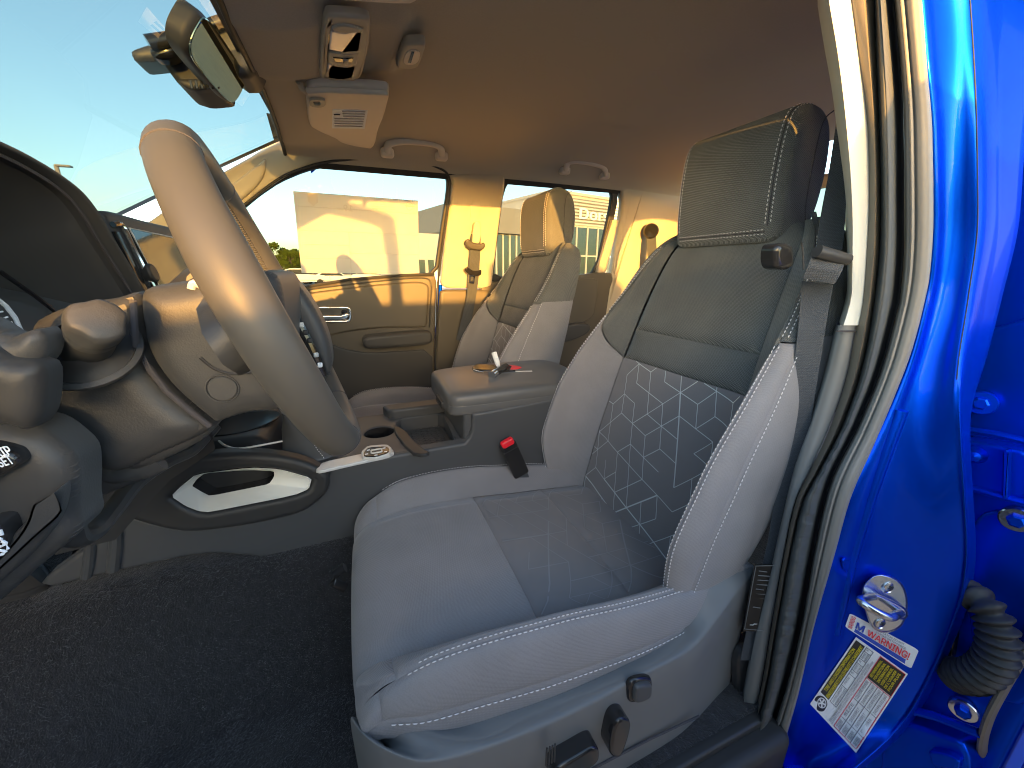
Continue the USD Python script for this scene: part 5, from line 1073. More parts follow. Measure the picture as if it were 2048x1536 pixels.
# heel pad
hp_ = P(60, 1300, z=.24)
put(None, 'heel_pad', puff(chaikin(pxz([(-200, 1236), (0, 1238), (112, 1240), (150, 1275), (172, 1318), (60, 1362), (0, 1382), (-200, 1420)], .23), 1), .012, .004, 3, (), lambda V: np.c_[V[:, 0], V[:, 1], floor_z(V[:, 0], V[:, 1]) + .004 + V[:, 2]], .03), 'heel_rubber', cat='floor mat', label='black rubber heel pad set in the carpet at the left edge')

# ------------------------------------------------------------------ the doorway at the right: trims, seals, painted pillar
ROWS = np.r_[np.linspace(-90, 1500, 74), 1536, 1580, 1640]
def st_(py, px):
    t = np.arange(-120, 1700.5, 1.0); v = PI(np.array(py, float), np.array(px, float), extrapolate=True)(t)
    return lambda r: np.interp(r, t, v)
yb = st_([-90, 0, 400, 700, 1000, 1640], [-.608, -.615, -.640, -.655, -.660, -.655])
s_a = st_([-90, 0, 117, 254, 390, 469, 578, 610, 640, 664, 734, 832, 941, 1050, 1140, 1262, 1366, 1536, 1640], [1634, 1648, 1668, 1684, 1696, 1699, 1699, 1694, 1684, 1676, 1659, 1629, 1592, 1566, 1545, 1514, 1493, 1466, 1450])
s_b = st_([-90, 0, 117, 195, 273, 390, 508, 600, 664, 734, 852, 949, 1000, 1105, 1262, 1384, 1536, 1640], [1690, 1703, 1719, 1730, 1737, 1739, 1734, 1727, 1715, 1703, 1666, 1622, 1597, 1573, 1545, 1524, 1482, 1466])
s_b2 = st_([-90, 0, 117, 234, 390, 469, 617, 734, 852, 949, 1000, 1105, 1262, 1384, 1536, 1640], [1738, 1748, 1752, 1757, 1761, 1760, 1746, 1724, 1684, 1634, 1606, 1580, 1551, 1530, 1488, 1472])
s_c = st_([-90, 0, 235, 470, 600, 617, 734, 852, 970, 1100, 1262, 1384, 1536, 1640], [1764, 1774, 1792, 1794, 1786, 1782, 1752, 1706, 1650, 1620, 1591, 1560, 1514, 1496])
s_d = st_([-90, 0, 235, 470, 600, 617, 734, 852, 970, 1100, 1262, 1384, 1536, 1640], [1780, 1789, 1807, 1809, 1800, 1796, 1765, 1718, 1661, 1630, 1601, 1570, 1524, 1506])
s_e = st_([-90, 0, 117, 273, 430, 547, 617, 700, 793, 890, 1000, 1100, 1262, 1384, 1536, 1640], [1834, 1844, 1853, 1865, 1867, 1860, 1846, 1824, 1789, 1748, 1700, 1672, 1626, 1598, 1556, 1536])
s_f = st_([-90, 0, 273, 430, 600, 734, 793, 890, 1000, 1100, 1180, 1262, 1350, 1450, 1536, 1640], [1932, 1941, 1955, 1957, 1937, 1917, 1913, 1917, 1925, 1930, 1922, 1896, 1858, 1798, 1706, 1560])
y_f = st_([-90, 0, 254, 430, 600, 734, 890, 1100, 1262, 1450, 1536, 1640], [-.660, -.665, -.690, -.705, -.718, -.735, -.758, -.780, -.784, -.780, -.776, -.77])
def col_(sx, yy): return np.array([P(sx(r), r, y=float(yy(r))) for r in ROWS])
def mixst(sa, sb, t): return lambda r: sa(r) * (1 - t) + sb(r) * t
def strip(cols): return gridmesh(np.array(cols))
off = lambda o: (lambda r: yb(r) + o)
upper = ROWS <= 664
def rows_sel(c, m): return c[m]
A0_, A1_, A2_, A3_ = col_(s_a, off(.10)), col_(s_a, off(.012)), col_(mixst(s_a, s_b, .18), off(-.006)), col_(mixst(s_a, s_b, .9), off(-.016))
A4_ = col_(s_b, off(-.014))
A0_ = A0_ * 0 + (A1_ + A(.10, .06, 0))
mU, mL = ROWS <= 668, ROWS >= 650
put(body, 'pillar_trim', strip([c[mU] for c in (A0_, A1_, A2_, A3_, A4_)]), 'pillar_white', smooth=50, label='cream trim of the driver side pillar')
put(body, 'pillar_trim_base', strip([c[mL] + A(.0, .004, 0) for c in (A0_, A1_, A2_, A3_, A4_)]), 'pillar_grey', smooth=50, label='grey lower trim of the driver side pillar')
put(body, 'pillar_trim_joint', tube([P(a, 662 + (a - 1676) * .02, y=float(yb(662)) - .012) for a in (1674, 1690, 1706, 1716)], .0014, 6), 'seam')
put(body, 'trim_lip', strip([A4_ + A(.002, .004, 0), col_(mixst(s_b, s_b2, .1), off(-.018)), col_(mixst(s_b, s_b2, .55), off(-.026)), col_(s_b2, off(-.020)), col_(s_b2, off(-.002))]), 'brown_rubber', smooth=60)
# ribbed weatherstrip: a soft bulb with cross wrinkles
G = []
for k, (t, o) in enumerate(((0, -.002), (0.02, -.020), (.2, -.034), (.5, -.040), (.8, -.036), (.98, -.026), (1, -.006))):
    c = col_(mixst(s_b2, s_c, t), off(o)); G.append(c)
G = np.array(G); G2 = []
for g in G: G2.append(resample(g, 620))
G2 = np.array(G2); L = np.linspace(0, 1, 620)
wr = .0022 * (meshkit.noise(np.stack([L * 150, L * 0, L * 0], -1), 5) - .5) + .0013 * (meshkit.noise(np.stack([L * 330, L * 0, L * 0], -1), 8) - .5)
G2[2:5, :, 1] += wr[None] * np.clip((L - .30) / .15, 0.1, 1)[None] * np.array([.7, 1.2, .8])[:, None]
put(body, 'weatherstrip', gridmesh(G2), 'seal_rubber', smooth=True)
put(body, 'seal_groove', strip([col_(s_c, off(-.020)), col_(mixst(s_c, s_d, .5), off(-.012)), col_(s_d, off(-.020))]), 'seam', smooth=True)
lipc = [col_(s_d, off(-.010)), col_(mixst(s_d, s_e, .03), off(-.034)), col_(mixst(s_d, s_e, .25), off(-.046)), col_(mixst(s_d, s_e, .38), off(-.041)), col_(mixst(s_d, s_e, .5), off(-.047)), col_(mixst(s_d, s_e, .85), off(-.055)), col_(s_e, off(-.050)), col_(s_e, off(-.040))]
put(body, 'door_seal', strip(lipc), 'grey_rubber', smooth=True)
BT, BB = [0, .1, .16, .3, .55, .78, .93, 1], [.004, .002, .006, .008, .006, .003, -.001, 0]
def pan_y(px, r):
    t = float(np.clip((px - s_e(r)) / (s_f(r) - s_e(r)), 0, 1.2)); return float((yb(r) - .040) * (1 - t) + y_f(r) * t + np.interp(t, BT, BB))
def PP(px, r, lift=0.0): return P(px, r, y=pan_y(px, r) - lift)
def on_pan(V): return np.array([PP(u * 1000, -v * 1000, w) for u, v, w in V])
def ppoly(pts): return [(a / 1000, -b / 1000) for a, b in pts]
pn = lambda t, bulge: col_(mixst(s_e, s_f, t), lambda r: (yb(r) - .040) * (1 - t) + y_f(r) * t + bulge)
blue = [col_(s_e, off(-.036)), pn(.10, .002), pn(.16, .006), pn(.30, .008), pn(.55, .006), pn(.78, .003), pn(.93, -.001), col_(s_f, y_f)]
shift = lambda s, d: (lambda r: s(r) + d)
g_w = st_([-90, 0, 273, 430, 600, 734, 850, 1000, 1640], [46, 46, 40, 37, 30, 22, 12, 10, 10])
s_g = lambda r: s_f(r) + g_w(r)
h_w = st_([-90, 0, 150, 300, 430, 600, 700, 850, 1000, 1640], [100, 92, 72, 54, 46, 36, 32, 14, 12, 12])
s_h = lambda r: s_g(r) + h_w(r)
blue += [col_(lambda r: s_f(r) + g_w(r) * .35, lambda r: y_f(r) - .003), col_(lambda r: s_f(r) + g_w(r) * .75, lambda r: y_f(r) - .003), col_(s_g, lambda r: y_f(r) + .001), col_(lambda r: s_g(r) + .2 * h_w(r), lambda r: y_f(r) + .004), col_(lambda r: s_g(r) + .8 * h_w(r), lambda r: y_f(r) + .006), col_(s_h, lambda r: y_f(r) + .010)]
blue += [blue[-1] + A(.012, .012, 0), blue[-1] + A(.016, .06, 0)]
put(body, 'door_pillar', strip(blue), 'paint_blue', smooth=True, label='glossy blue painted door pillar')
put(body, 'pillar_crease', tube(np.array([P(s_f(r) - 1, r, y=float(y_f(r)) - .0006) for r in ROWS[ROWS < 760]]), .0007, 6), 'seam')
lo = lambda c: c[ROWS > 800]
put(body, 'rear_door_sill', rboxp((1.5, -.70, -.02), (.9, .10, .12), .03), 'paint_blue')
put(body, 'roof_gutter', tube([(x, -.655, 1.452) for x in np.linspace(-.2, 1.7, 12)], .012, 8), 'paint_blue')
put(body, 'roof_side', gridmesh(np.array([[(x, y, z) for y, z in ((-.60, 1.347), (-.625, 1.352), (-.66, 1.40), (-.70, 1.40), (-.71, 1.43), (-.62, 1.475))] for x in (-.15, .3, .7, 1.2, 1.7)])), 'paint_blue', smooth=30)
put(body, 'door_sill', rboxp((.0, -.692, .07), (1.34, .07, .22), .02), 'black_rubber')
put(body, 'sill_plate', rboxp((.05, -.655, .19), (1.2, .08, .02), .006), 'dark_plastic')
# dents, plug holes and the small bracket in the pillar
jam = lambda pts, y=None: [P(a, b, y=(y if y is not None else -.735)) for a, b in pts]
put(body, 'pillar_plug', tube(cr(jam([(1686, 1120), (1696, 1118), (1708, 1124), (1710, 1136), (1700, 1142), (1688, 1140)], -.705), 4, True), .0022, 8, True, (0, 1, 0)), 'paint_blue')
put(body, 'pillar_step', tube(cr(jam([(1800, 820), (1770, 900), (1735, 1000), (1700, 1120), (1668, 1262)], -.702), 6), .010, 10), 'paint_blue')
# the front edge of the open rear door, facing forwards, with its hinges and bolts
XE = 1.02
rd = thing('rear_driver_door', 'blue open rear door on the driver side with a rubber edge, at the lower right corner', 'car door', (.95, -.82, .4))
put(rd, 'front_edge', puff([(-.62, -.30), (-.62, .86), (-.72, .93), (-.88, .93), (-.88, -.30)], .03, .008, 4, (), plane_x(XE + .03, -1), .05), 'paint_blue')
put(rd, 'upper_edge', puff([(-.55, .88), (-.55, 1.40), (-.66, 1.40), (-.745, .95), (-.745, .88)], .03, .008, 4, (), plane_x(XE + .045, -1), .05), 'paint_blue')
put(rd, 'edge_step', puff(chaikin(pxx([(1938, 1010), (2100, 1040), (2100, 1420), (1960, 1390), (1935, 1200)], XE - .004), 2), .012, .005, 3, (), plane_x(XE + .002, -1)), 'paint_blue')
on_edge = lambda pts, d, r=.004, n=3, rounds=1, o=0.0: puff(chaikin(pxx(pts, XE - o), rounds, .15), d, r, n, (), plane_x(XE - o, -1))
px_ = lambda a, b, o=0.0: P(a, b, x=XE - o)
hg = thing('upper_door_hinge', 'blue painted upper hinge bracket between the pillar and the open rear door', 'hinge', tuple(px_(1985, 920)), 'rear door hinges')
put(hg, 'bracket', on_edge([(1928, 868), (2090, 898), (2090, 996), (1930, 966)], .035, .006), 'paint_blue')
put(hg, 'flange', tube([px_(1922, 858, .038), px_(1990, 868, .038), px_(2090, 892, .038)], .006, 8), 'paint_blue')
put(hg, 'flange', tube([px_(1924, 970, .038), px_(1990, 990, .038), px_(2090, 1016, .038)], .006, 8), 'paint_blue')
put(hg, 'stop', on_edge([(2036, 890), (2044, 890), (2042, 985), (2030, 985)], .05, .004), 'paint_blue')
put(hg, 'rivet', xf(lathe([(0, .020), (.008, .018), (.013, .008), (.015, 0)], 16), look(px_(1952, 910, .035), (-1, -.2, .1))), 'paint_blue')
hg2 = thing('lower_door_hinge', 'blue painted lower hinge bracket under the wiring boot', 'hinge', tuple(px_(1880, 1470)), 'rear door hinges')
put(hg2, 'bracket', on_edge([(1796, 1416), (1850, 1428), (1950, 1462), (1968, 1500), (1960, 1600), (1780, 1580)], .05, .008, 4), 'paint_blue')
put(hg2, 'flange', tube([px_(1790, 1412, .054), px_(1870, 1432, .054), px_(1958, 1466, .054)], .008, 8), 'paint_blue')
put(hg2, 'cross_plate', on_edge([(1890, 1472), (1930, 1478), (1956, 1492), (1950, 1512), (1900, 1502)], .066, .004), 'paint_blue')
for i, (a, b, lb_) in enumerate(((2033, 1040, 'door hinge bolt near the right edge above the wiring boot'), (1926, 1421, 'door hinge bolt below the wiring boot'), (1962, 806, 'blue hinge bolt above the upper hinge bracket'))):
    b_ = thing('hinge_bolt', lb_, 'bolt', tuple(px_(a, b)), 'hinge bolts')
    M = look(px_(a, b, .014), (-1, -.25, .05)); m_ = 'paint_blue' if i == 2 else 'zinc'
    put(b_, 'washer', xf(lathe([(0, .002), (.019, .002), (.0205, 0), (.0205, -.01)], 28), M), m_)
    put(b_, 'head', xf(lathe([(0, .012), (.008, .012), (.011, .010), (.0115, .002)], 6), M), 'paint_blue')
# striker
sp = -.742
sk = thing('door_striker', 'bare metal door striker loop on an oval plate on the blue pillar', 'door striker', tuple(P(1768, 1205, y=sp)))
pl = [(1735, 1158), (1752, 1147), (1780, 1150), (1806, 1165), (1818, 1200), (1812, 1240), (1800, 1258), (1775, 1268), (1750, 1262), (1736, 1244), (1724, 1205), (1722, 1176)]
put(sk, 'plate', puff(chaikin(ppoly(pl), 2), .006, .004, 4, (), on_pan), 'zinc')
put(sk, 'plate_step', puff(chaikin(ppoly([(1720, 1196), (1735, 1178), (1815, 1214), (1818, 1236), (1800, 1242), (1730, 1214)]), 2), .013, .005, 4, (), on_pan), 'zinc')
put(sk, 'loop', tube(cr([PP(1752, 1192, .006), PP(1730, 1196, .024), PP(1722, 1203, .032), PP(1745, 1219, .036), PP(1778, 1234, .036), PP(1792, 1230, .030), PP(1803, 1224, .008)], 6), .0060, 14), 'zinc')
for a, b in ((1776, 1172), (1760, 1244)):
    M = look(PP(a, b, .005), (-.25, -1, .05))
    s_ = put(sk, 'screw', xf(lathe([(0, .0035), (.008, .0035), (.0105, .002), (.0118, .003), (.0128, .0015), (.013, -.002)], 28), M), 'zinc')
    put(s_, 'screw_recess', join([xf(rbox(.009, .0022, .001, .0004), M @ frame(A(0, 0, .0036), A(math.cos(q), math.sin(q), 0), A(-math.sin(q), math.cos(q), 0), A(0, 0, 1))) for q in (.4, .4 + math.pi / 2)]), 'dark_plastic')
# labels on the pillar
def decal(parent, c4, lift=.0):
    """c4: four sight points (top-left, top-right, bottom-right, bottom-left as the print reads) with depths"""
    q = np.array([(a, b) for a, b, _ in c4], float)
    def at(u, v, w=0):
        u, v, w = np.broadcast_arrays(np.asarray(u, float), np.asarray(v, float), np.asarray(w, float))
        uu, vv = u[..., None], v[..., None]
        p = (q[0] * (1 - uu) + q[1] * uu) * (1 - vv) + (q[3] * (1 - uu) + q[2] * uu) * vv
        return np.array([PP(a, b, .0008 + c) for a, b, c in zip(p[..., 0].ravel(), p[..., 1].ravel(), w.ravel())]).reshape(u.shape + (3,))
    return at
def dpoly(at, pts, w0, w1=None, r=.01):
    """a print area draped on the panel: cut into small squares so that it follows the curve"""
    P2 = Polygon(pts).buffer(0); x0, y0, x1, y1 = P2.bounds; vs_, fs_, n_ = [], [], 0
    nx, ny = max(1, int((x1 - x0) / .16)), max(1, int((y1 - y0) / .16))
    for i in range(nx):
        for j in range(ny):
            c_ = P2.intersection(sbox(x0 + (x1 - x0) * i / nx, y0 + (y1 - y0) * j / ny, x0 + (x1 - x0) * (i + 1) / nx, y0 + (y1 - y0) * (j + 1) / ny))
            for g_ in getattr(c_, 'geoms', [c_]):
                if g_.is_empty or g_.geom_type != 'Polygon': continue
                r_ = np.array(g_.exterior.coords)[:-1]; t_ = mapbox_earcut.triangulate_float64(r_, np.array([len(r_)], np.uint32)).reshape(-1, 3)
                vs_.append(at(r_[:, 0], r_[:, 1], w0)); fs_.append(t_ + n_); n_ += len(r_)
    return np.vstack(vs_), np.vstack(fs_)
def dtext(parent, at, s, u, v, h, wid, asp, mat, bold=False, w0=.0005):
    m, f = text(s, 1.0, .0, bold) if False else text(s, 1.0, .01, bold)
    x = (m[:, 0] - m[:, 0].min()) / np.ptp(m[:, 0]) * wid; y = m[:, 1] * h
    p = at(u + x, v - y, w0 + m[:, 2] * .01)
    e1, e2 = p[f[:, 1]] - p[f[:, 0]], p[f[:, 2]] - p[f[:, 0]]
    put(parent, 'lettering', (p, f), mat, smooth=False)
wl = thing('warning_label', 'white sticker with red WARNING! lettering below the door striker', 'sticker', tuple(P(1765, 1280, y=-.75)))
atw = decal(wl, [(1700, 1226, -.737), (1838, 1300, -.767), (1822, 1338, -.767), (1690, 1254, -.737)], .004)
rr = rrect(1, 1, .08) ; rr = np.c_[.5 + rr[:, 0] * 1.0, .5 + rr[:, 1]]; rr[:, 1] = np.clip(rr[:, 1], 0, 1)
put(wl, 'backing', dpoly(atw, rr, 0), 'white_paper', smooth=False)
put(wl, 'blue_band', dpoly(atw, [(.12, .74), (.90, .74), (.90, .95), (.12, .95)], .0003), 'label_blue', smooth=False)
dtext(wl, atw, 'WARNING!', .30, .70, .34, .62, 1, 'label_red', True, .0009)
dtext(wl, atw, 'M', .13, .70, .40, .12, 1, 'label_blue', True, .0007)
ats = lambda u, v, w=0: atw(.02 + .08 * np.asarray(v, float), .95 - .9 * np.asarray(u, float), w)
dtext(wl, ats, 'WARNING', .05, .95, .75, .9, 1, 'label_red', True, .0005)
for k, (s_, u_, w_) in enumerate((('HOOD LATCH: DO NOT', .36, .44), ('STRIKE WITH FORCE', .40, .44))): dtext(wl, atw, s_, u_, (.16 + .15 * k), .09, w_, 1, 'ink')
tp = thing('tyre_placard', 'white tyre and loading information placard with black and yellow header, low on the pillar', 'placard', tuple(P(1715, 1390, y=-.755)))
# reads upwards along the pillar: origin at its lower-left corner as printed
atp = decal(tp, [(1712, 1274, -.735), (1816, 1348, -.762), (1712, 1506, -.757), (1620, 1408, -.728)], .004)
atq = lambda u, v, w=0: atp(np.asarray(v, float), 1 - np.asarray(u, float), w)        # u along the lines of print, v across them
put(tp, 'backing', dpoly(atp, [(0, 0), (1, 0), (1, 1), (0, 1)], 0), 'white_paper', smooth=False)
bx_ = lambda name, mat, u0, u1, v0, v1, w: put(tp, name, dpoly(atq, [(u0, v0), (u1, v0), (u1, v1), (u0, v1)], w), mat, smooth=False)
bx_('header', 'label_black', .20, .97, .03, .20, .0003)
dtext(tp, atq, 'TIRE AND LOADING INFORMATION', .25, .105, .055, .62, 1, 'label_yellow', True, .0006)
dtext(tp, atq, 'RENSEIGNEMENTS SUR LES PNEUS ET LE CHARGEMENT', .21, .185, .055, .74, 1, 'label_yellow', True, .0006)
a = np.linspace(0, 2 * math.pi, 33)[:-1]
def ell(u, v, ru, rv): return [(u + ru * math.cos(t), v + rv * math.sin(t)) for t in a]
put(tp, 'tyre_picture', dpoly(atq, ell(.10, .13, .085, .115), .0003), 'label_black', smooth=False)
put(tp, 'wheel_picture', dpoly(atq, ell(.115, .14, .056, .078), .0005), 'white_paper', smooth=False)
put(tp, 'wheel_picture', dpoly(atq, ell(.115, .14, .046, .064), .0007), 'ink', smooth=False)
for k in range(5):
    t = k * 2 * math.pi / 5; c, s = math.cos(t), math.sin(t)
    put(tp, 'wheel_picture', dpoly(atq, [(.115 - s * .007, .14 + c * .009), (.115 + c * .044 - s * .010, .14 + s * .061 + c * .014), (.115 + c * .044 + s * .010, .14 + s * .061 - c * .014), (.115 + s * .007, .14 - c * .009)], .0009), 'white_paper', smooth=False)
def rule(u0, v0, u1, v1, mat='ink', r=.0005): put(tp, 'rule', tube([atq(u0 + (u1 - u0) * k / 6, v0 + (v1 - v0) * k / 6, .0005) for k in range(7)], r, 4), mat)
for q in ((.20, .23, .97, .23), (.20, .36, .97, .36), (.20, .23, .20, .36), (.97, .23, .97, .36), (.44, .23, .44, .36), (.60, .23, .60, .36), (.66, .23, .66, .36), (.76, .23, .76, .36), (.82, .23, .82, .36), (.92, .23, .92, .36)): rule(*q)
for s_, u, w in (('SEATING CAPACITY', .215, .21), ('TOTAL', .47, .10), ('5', .62, .022), ('FRONT', .672, .08), ('2', .785, .02), ('REAR', .835, .07), ('3', .937, .02)): dtext(tp, atq, s_, u, .285, .035, w, 1, 'ink')
for s_, u, w in (('NOMBRE DE PLACES', .215, .21), ('AVANT', .672, .08), ('ARRIERE', .828, .085)): dtext(tp, atq, s_, u, .345, .035, w, 1, 'ink')
dtext(tp, atq, 'THE COMBINED WEIGHT OF OCCUPANTS AND CARGO SHOULD NEVER EXCEED', .03, .415, .03, .80, 1, 'ink'); dtext(tp, atq, 'LE POIDS TOTAL DES OCCUPANTS ET DU CHARGEMENT NE DOIT JAMAIS DEPASSER', .03, .455, .03, .85, 1, 'ink')
bx_('header', 'label_black', .70, .98, .50, .97, .0003)
for k, s_ in enumerate(('SEE OWNERS MANUAL', 'FOR ADDITIONAL', 'INFORMATION', 'VOIR LE MANUEL', "DE L'USAGER", 'POUR PLUS')): dtext(tp, atq, s_, .73, .56 + .07 * k, .045, .22, 1, 'label_yellow', True, .0006)
for q in ((.03, .49, .98, .49), (.03, .97, .98, .97), (.03, .49, .03, .97), (.98, .49, .98, .97), (.69, .49, .69, .97)): rule(*q, 'label_red', .0006)
for v in (.60, .72, .84): rule(.03, v, .69, v)
for u in (.17, .42): rule(u, .49, u, .97)
for k, row in enumerate((('TIRE', 'SIZE', 'COLD TIRE PRESSURE'), ('FRONT', '265/65R17', '240 kPa (35 psi)'), ('REAR', '265/65R17', '240 kPa (35 psi)'), ('SPARE', 'P265/70R16', '240 kPa (35 psi)'))):
    for s_, u, w in zip(row, (.05, .20, .44), (.09, .17, .23)): dtext(tp, atq, s_, u, .565 + .12 * k, .05, w, 1, 'ink')
for k, s_ in enumerate(('PNEU', 'AVANT', 'ARRIERE', 'SECOURS')): dtext(tp, atq, s_, .05, .595 + .12 * k - .004, .024, .08, 1, 'ink')
# wiring boot
wb = thing('wiring_boot', 'corrugated black rubber wiring boot between the pillar and the open rear door', 'rubber boot', tuple(P(1990, 1260, y=-.78)))
bpth = resample(cr([px_(1896, 1176, .03), px_(1922, 1180, .05), px_(1962, 1204, .07), px_(1990, 1246, .075), px_(1996, 1292, .075), px_(1982, 1330, .07), px_(1946, 1352, .06), px_(1910, 1350, .03)], 10), 150)
sc_ = .020 + .0045 * np.sin(np.arange(150) / 150 * 2 * math.pi * 19) + .006 * np.linspace(0, 1, 150)
put(wb, 'bellows', sweep(bpth, circ(1.0, 20), (-1, 0, .1), scale=sc_), 'black_rubber', smooth=True)
put(wb, 'plug', tube([px_(1890, 1172, .02), px_(1908, 1177, .04)], .028, 16), 'black_rubber')
put(body, 'pillar_slot', on_edge([(1900, 1220), (1914, 1212), (1920, 1260), (1910, 1320), (1894, 1330), (1888, 1290)], .014, .002, 1, 2), 'gloss_black')
hd_ = unit(A(.40, -.917, 0)); hn = A(-hd_[1], hd_[0], 0)
put(rd, 'shell', xf(rbox(1.0, .10, 1.05, .03), frame(A(1.06, -.90, .44) + hd_ * .5, hd_, np.cross(A(0, 0, 1), hd_), A(0, 0, 1))), 'paint_blue')
put(rd, 'edge_panel', slab([(1992, 1560), (1984, 1500), (1998, 1440), (2030, 1390), (2100, 1320), (2200, 1560)], -.845, .02, .008, 4, 1), 'paint_blue')
put(rd, 'edge_seal', sweep(cr([P(a, b, y=-.855) for a, b in [(1972, 1580), (1964, 1500), (1976, 1440), (2006, 1380), (2040, 1322), (2080, 1250)]], 6), circ(.012, 10, .006), (0, -1, 0)), 'brown_rubber')
put(rd, 'window_frame', tube(cr([A(1.0, -.86, .96), A(1.02, -.84, 1.2), A(1.10, -.95, 1.38), A(1.38, -1.62, 1.38), A(1.42, -1.76, .96)], 6), .03, 8), 'paint_blue')
# the open driver's door, hinged ahead of the doorway (outside the picture; the sun comes in past it)
dd = thing('driver_door', "open driver's door swung out ahead of the doorway", 'car door', (-.58, -.76, .3))
DA = math.radians(66); dv_ = A(math.cos(DA), -math.sin(DA), 0); dn_ = np.cross(A(0, 0, 1), dv_)
put(dd, 'shell', xf(rbox(1.06, .09, 1.02, .03), frame(A(-.58, -.80, .43) + dv_ * .55, dv_, dn_, A(0, 0, 1))), 'paint_blue')
put(dd, 'inner_panel', xf(rbox(1.0, .05, .96, .02), frame(A(-.58, -.80, .43) + dv_ * .55 + dn_ * .05, dv_, dn_, A(0, 0, 1))), 'door_dark')
fp = lambda u, z: A(-.58, -.80, z) + dv_ * u
put(dd, 'window_frame', tube(cr([fp(.06, .93), fp(.12, 1.02), fp(.44, 1.34), fp(.56, 1.385), fp(1.0, 1.375), fp(1.07, 1.33), fp(1.085, .93)], 5), .028, 8), 'black_rubber')

# ------------------------------------------------------------------ outside: the lot, the building, trees and cars
GZ = -.55
X = np.r_[-1500, -300, -60, -15, 0, 15, 60, 300, 1500.]
put(None, 'ground', gridmesh(np.array([[(x, y, GZ) for y in X] for x in X])), 'asphalt', kind='structure', label='grey asphalt of the parking lot')
bd = thing('dealership_building', 'cream building with ribbed sign band and white letters seen through the rear side window', 'building', (22, 40, GZ))
bdir = unit(A(math.sin(math.radians(76)), math.cos(math.radians(76)), 0)); bnorm = np.cross(bdir, A(0, 0, 1))
bnorm = bnorm if bnorm[1] < 0 else -bnorm
b0 = P(1120, 400, y=38.)
def onb(px, py, o=0.0):
    d = P(px, py, y=0.) - EYE; t = ((b0 + bnorm * o - EYE) @ bnorm) / (d @ bnorm); return EYE + d * t
def bloc(px, py): q = onb(px, py) - b0; return q @ bdir, q[2] + b0[2]
BM = lambda o: frame(b0 * A(1, 1, 0) + bnorm * o, bdir, A(0, 0, 1), bnorm)
def bbox(name, mat, u0, u1, z0, z1, o0, o1, parent=bd, **k):
    return put(parent, name, xf(tm(trimesh.creation.box((u1 - u0, z1 - z0, o1 - o0))), BM(0) @ frame(A((u0 + u1) / 2, (z0 + z1) / 2, (o0 + o1) / 2), A(1, 0, 0), A(0, 1, 0), A(0, 0, 1))), mat, smooth=False, **k)
uL, zT = bloc(1106, 386); uR, _ = bloc(1400, 420); uS, zS0 = bloc(1131, 394); _, zS1 = bloc(1160, 452)
zT = bloc(1120, 386)[1]
bbox('wall', 'facade_white', uL, uR, GZ, zT, -14, 0)
nsl = 8
for k in range(nsl):
    h = (zT - .35 - zS1) / nsl; bbox('sign_slat', 'facade_white', uS, uR - .02, zS1 + h * k + .06, zS1 + h * (k + 1) - .10, .0, .16)
    bbox('sign_gap', 'facade_grey', uS + .01, uR - .03, zS1 + h * (k + 1) - .10, zS1 + h * (k + 1) + .06, .0, .03)
wz0, wz1 = bloc(1160, 545)[1], zS1 - .15
us = np.linspace(uS + .1, uR - .5, 16)
for k in range(15):
    bbox('window', 'facade_glass', us[k] + .09, us[k + 1] - .09, GZ + .5, wz1, .002, .05)
    bbox('mullion', 'facade_white', us[k] - .09, us[k] + .09, GZ + .4, wz1 + .1, .002, .14)
bbox('transom', 'facade_white', uS, uR - .4, bloc(1160, 512)[1] - .08, bloc(1160, 512)[1] + .08, .05, .15)
bbox('cornice', 'facade_white', uL - .1, uR + .1, zT - .02, zT + .25, -14.1, .22)
l0, l1 = onb(1153, 437, .3), onb(1209, 440, .3)
uu0, zz0 = bloc(1153, 437); uu1, zz1 = bloc(1213, 440)
v, f = text('Dors', 1.0, .12, True); v = v.copy(); v[:, 0] = v[:, 0] / np.ptp(v[:, 0]) * (uu1 - uu0); v[:, 1] *= (bloc(1160, 416)[1] - bloc(1160, 437)[1]); v[:, 2] += .18
m_ = (v, f)
ex_ = bdir
put(bd, 'lettering', xf(m_, BM(0) @ frame(A(uu0, zz0, 0), A(1, 0, 0), A(0, 1, 0), A(0, 0, 1))), 'letter_white', smooth=False, label='white raised letters Dors on the sign band')
# lower wings to the left
u0, _ = bloc(912, 470); zB = bloc(1000, 411)[1]; zBw = bloc(1000, 464)[1]
bbox('side_wing', 'facade_grey', u0, uL - .02, zBw, zB, -12, -.8); bbox('side_wing', 'facade_grey', u0 + .1, uL - .1, GZ, zBw - .02, -11.8, -1.6)
n_ = 14; us = np.linspace(u0 + .2, uL - .2, n_)
for k in range(n_ - 1):
    bbox('window', 'facade_glass', us[k] + .08, us[k + 1] - .08, GZ + .4, zBw - .1, -1.58, -1.5); bbox('mullion', 'facade_white', us[k] - .08, us[k] + .08, GZ, zBw - .03, -1.58, -1.4)
u00, _ = bloc(830, 466); bbox('low_wing', 'facade_white', u00, u0 - .05, GZ, bloc(860, 466)[1], -10, -.5)
for k in range(4):
    w0 = u00 + (u0 - u00) * (.1 + .22 * k); bbox('window', 'facade_glass', w0, w0 + (u0 - u00) * .14, GZ + 1.0, GZ + 2.4, -.48, -.44)
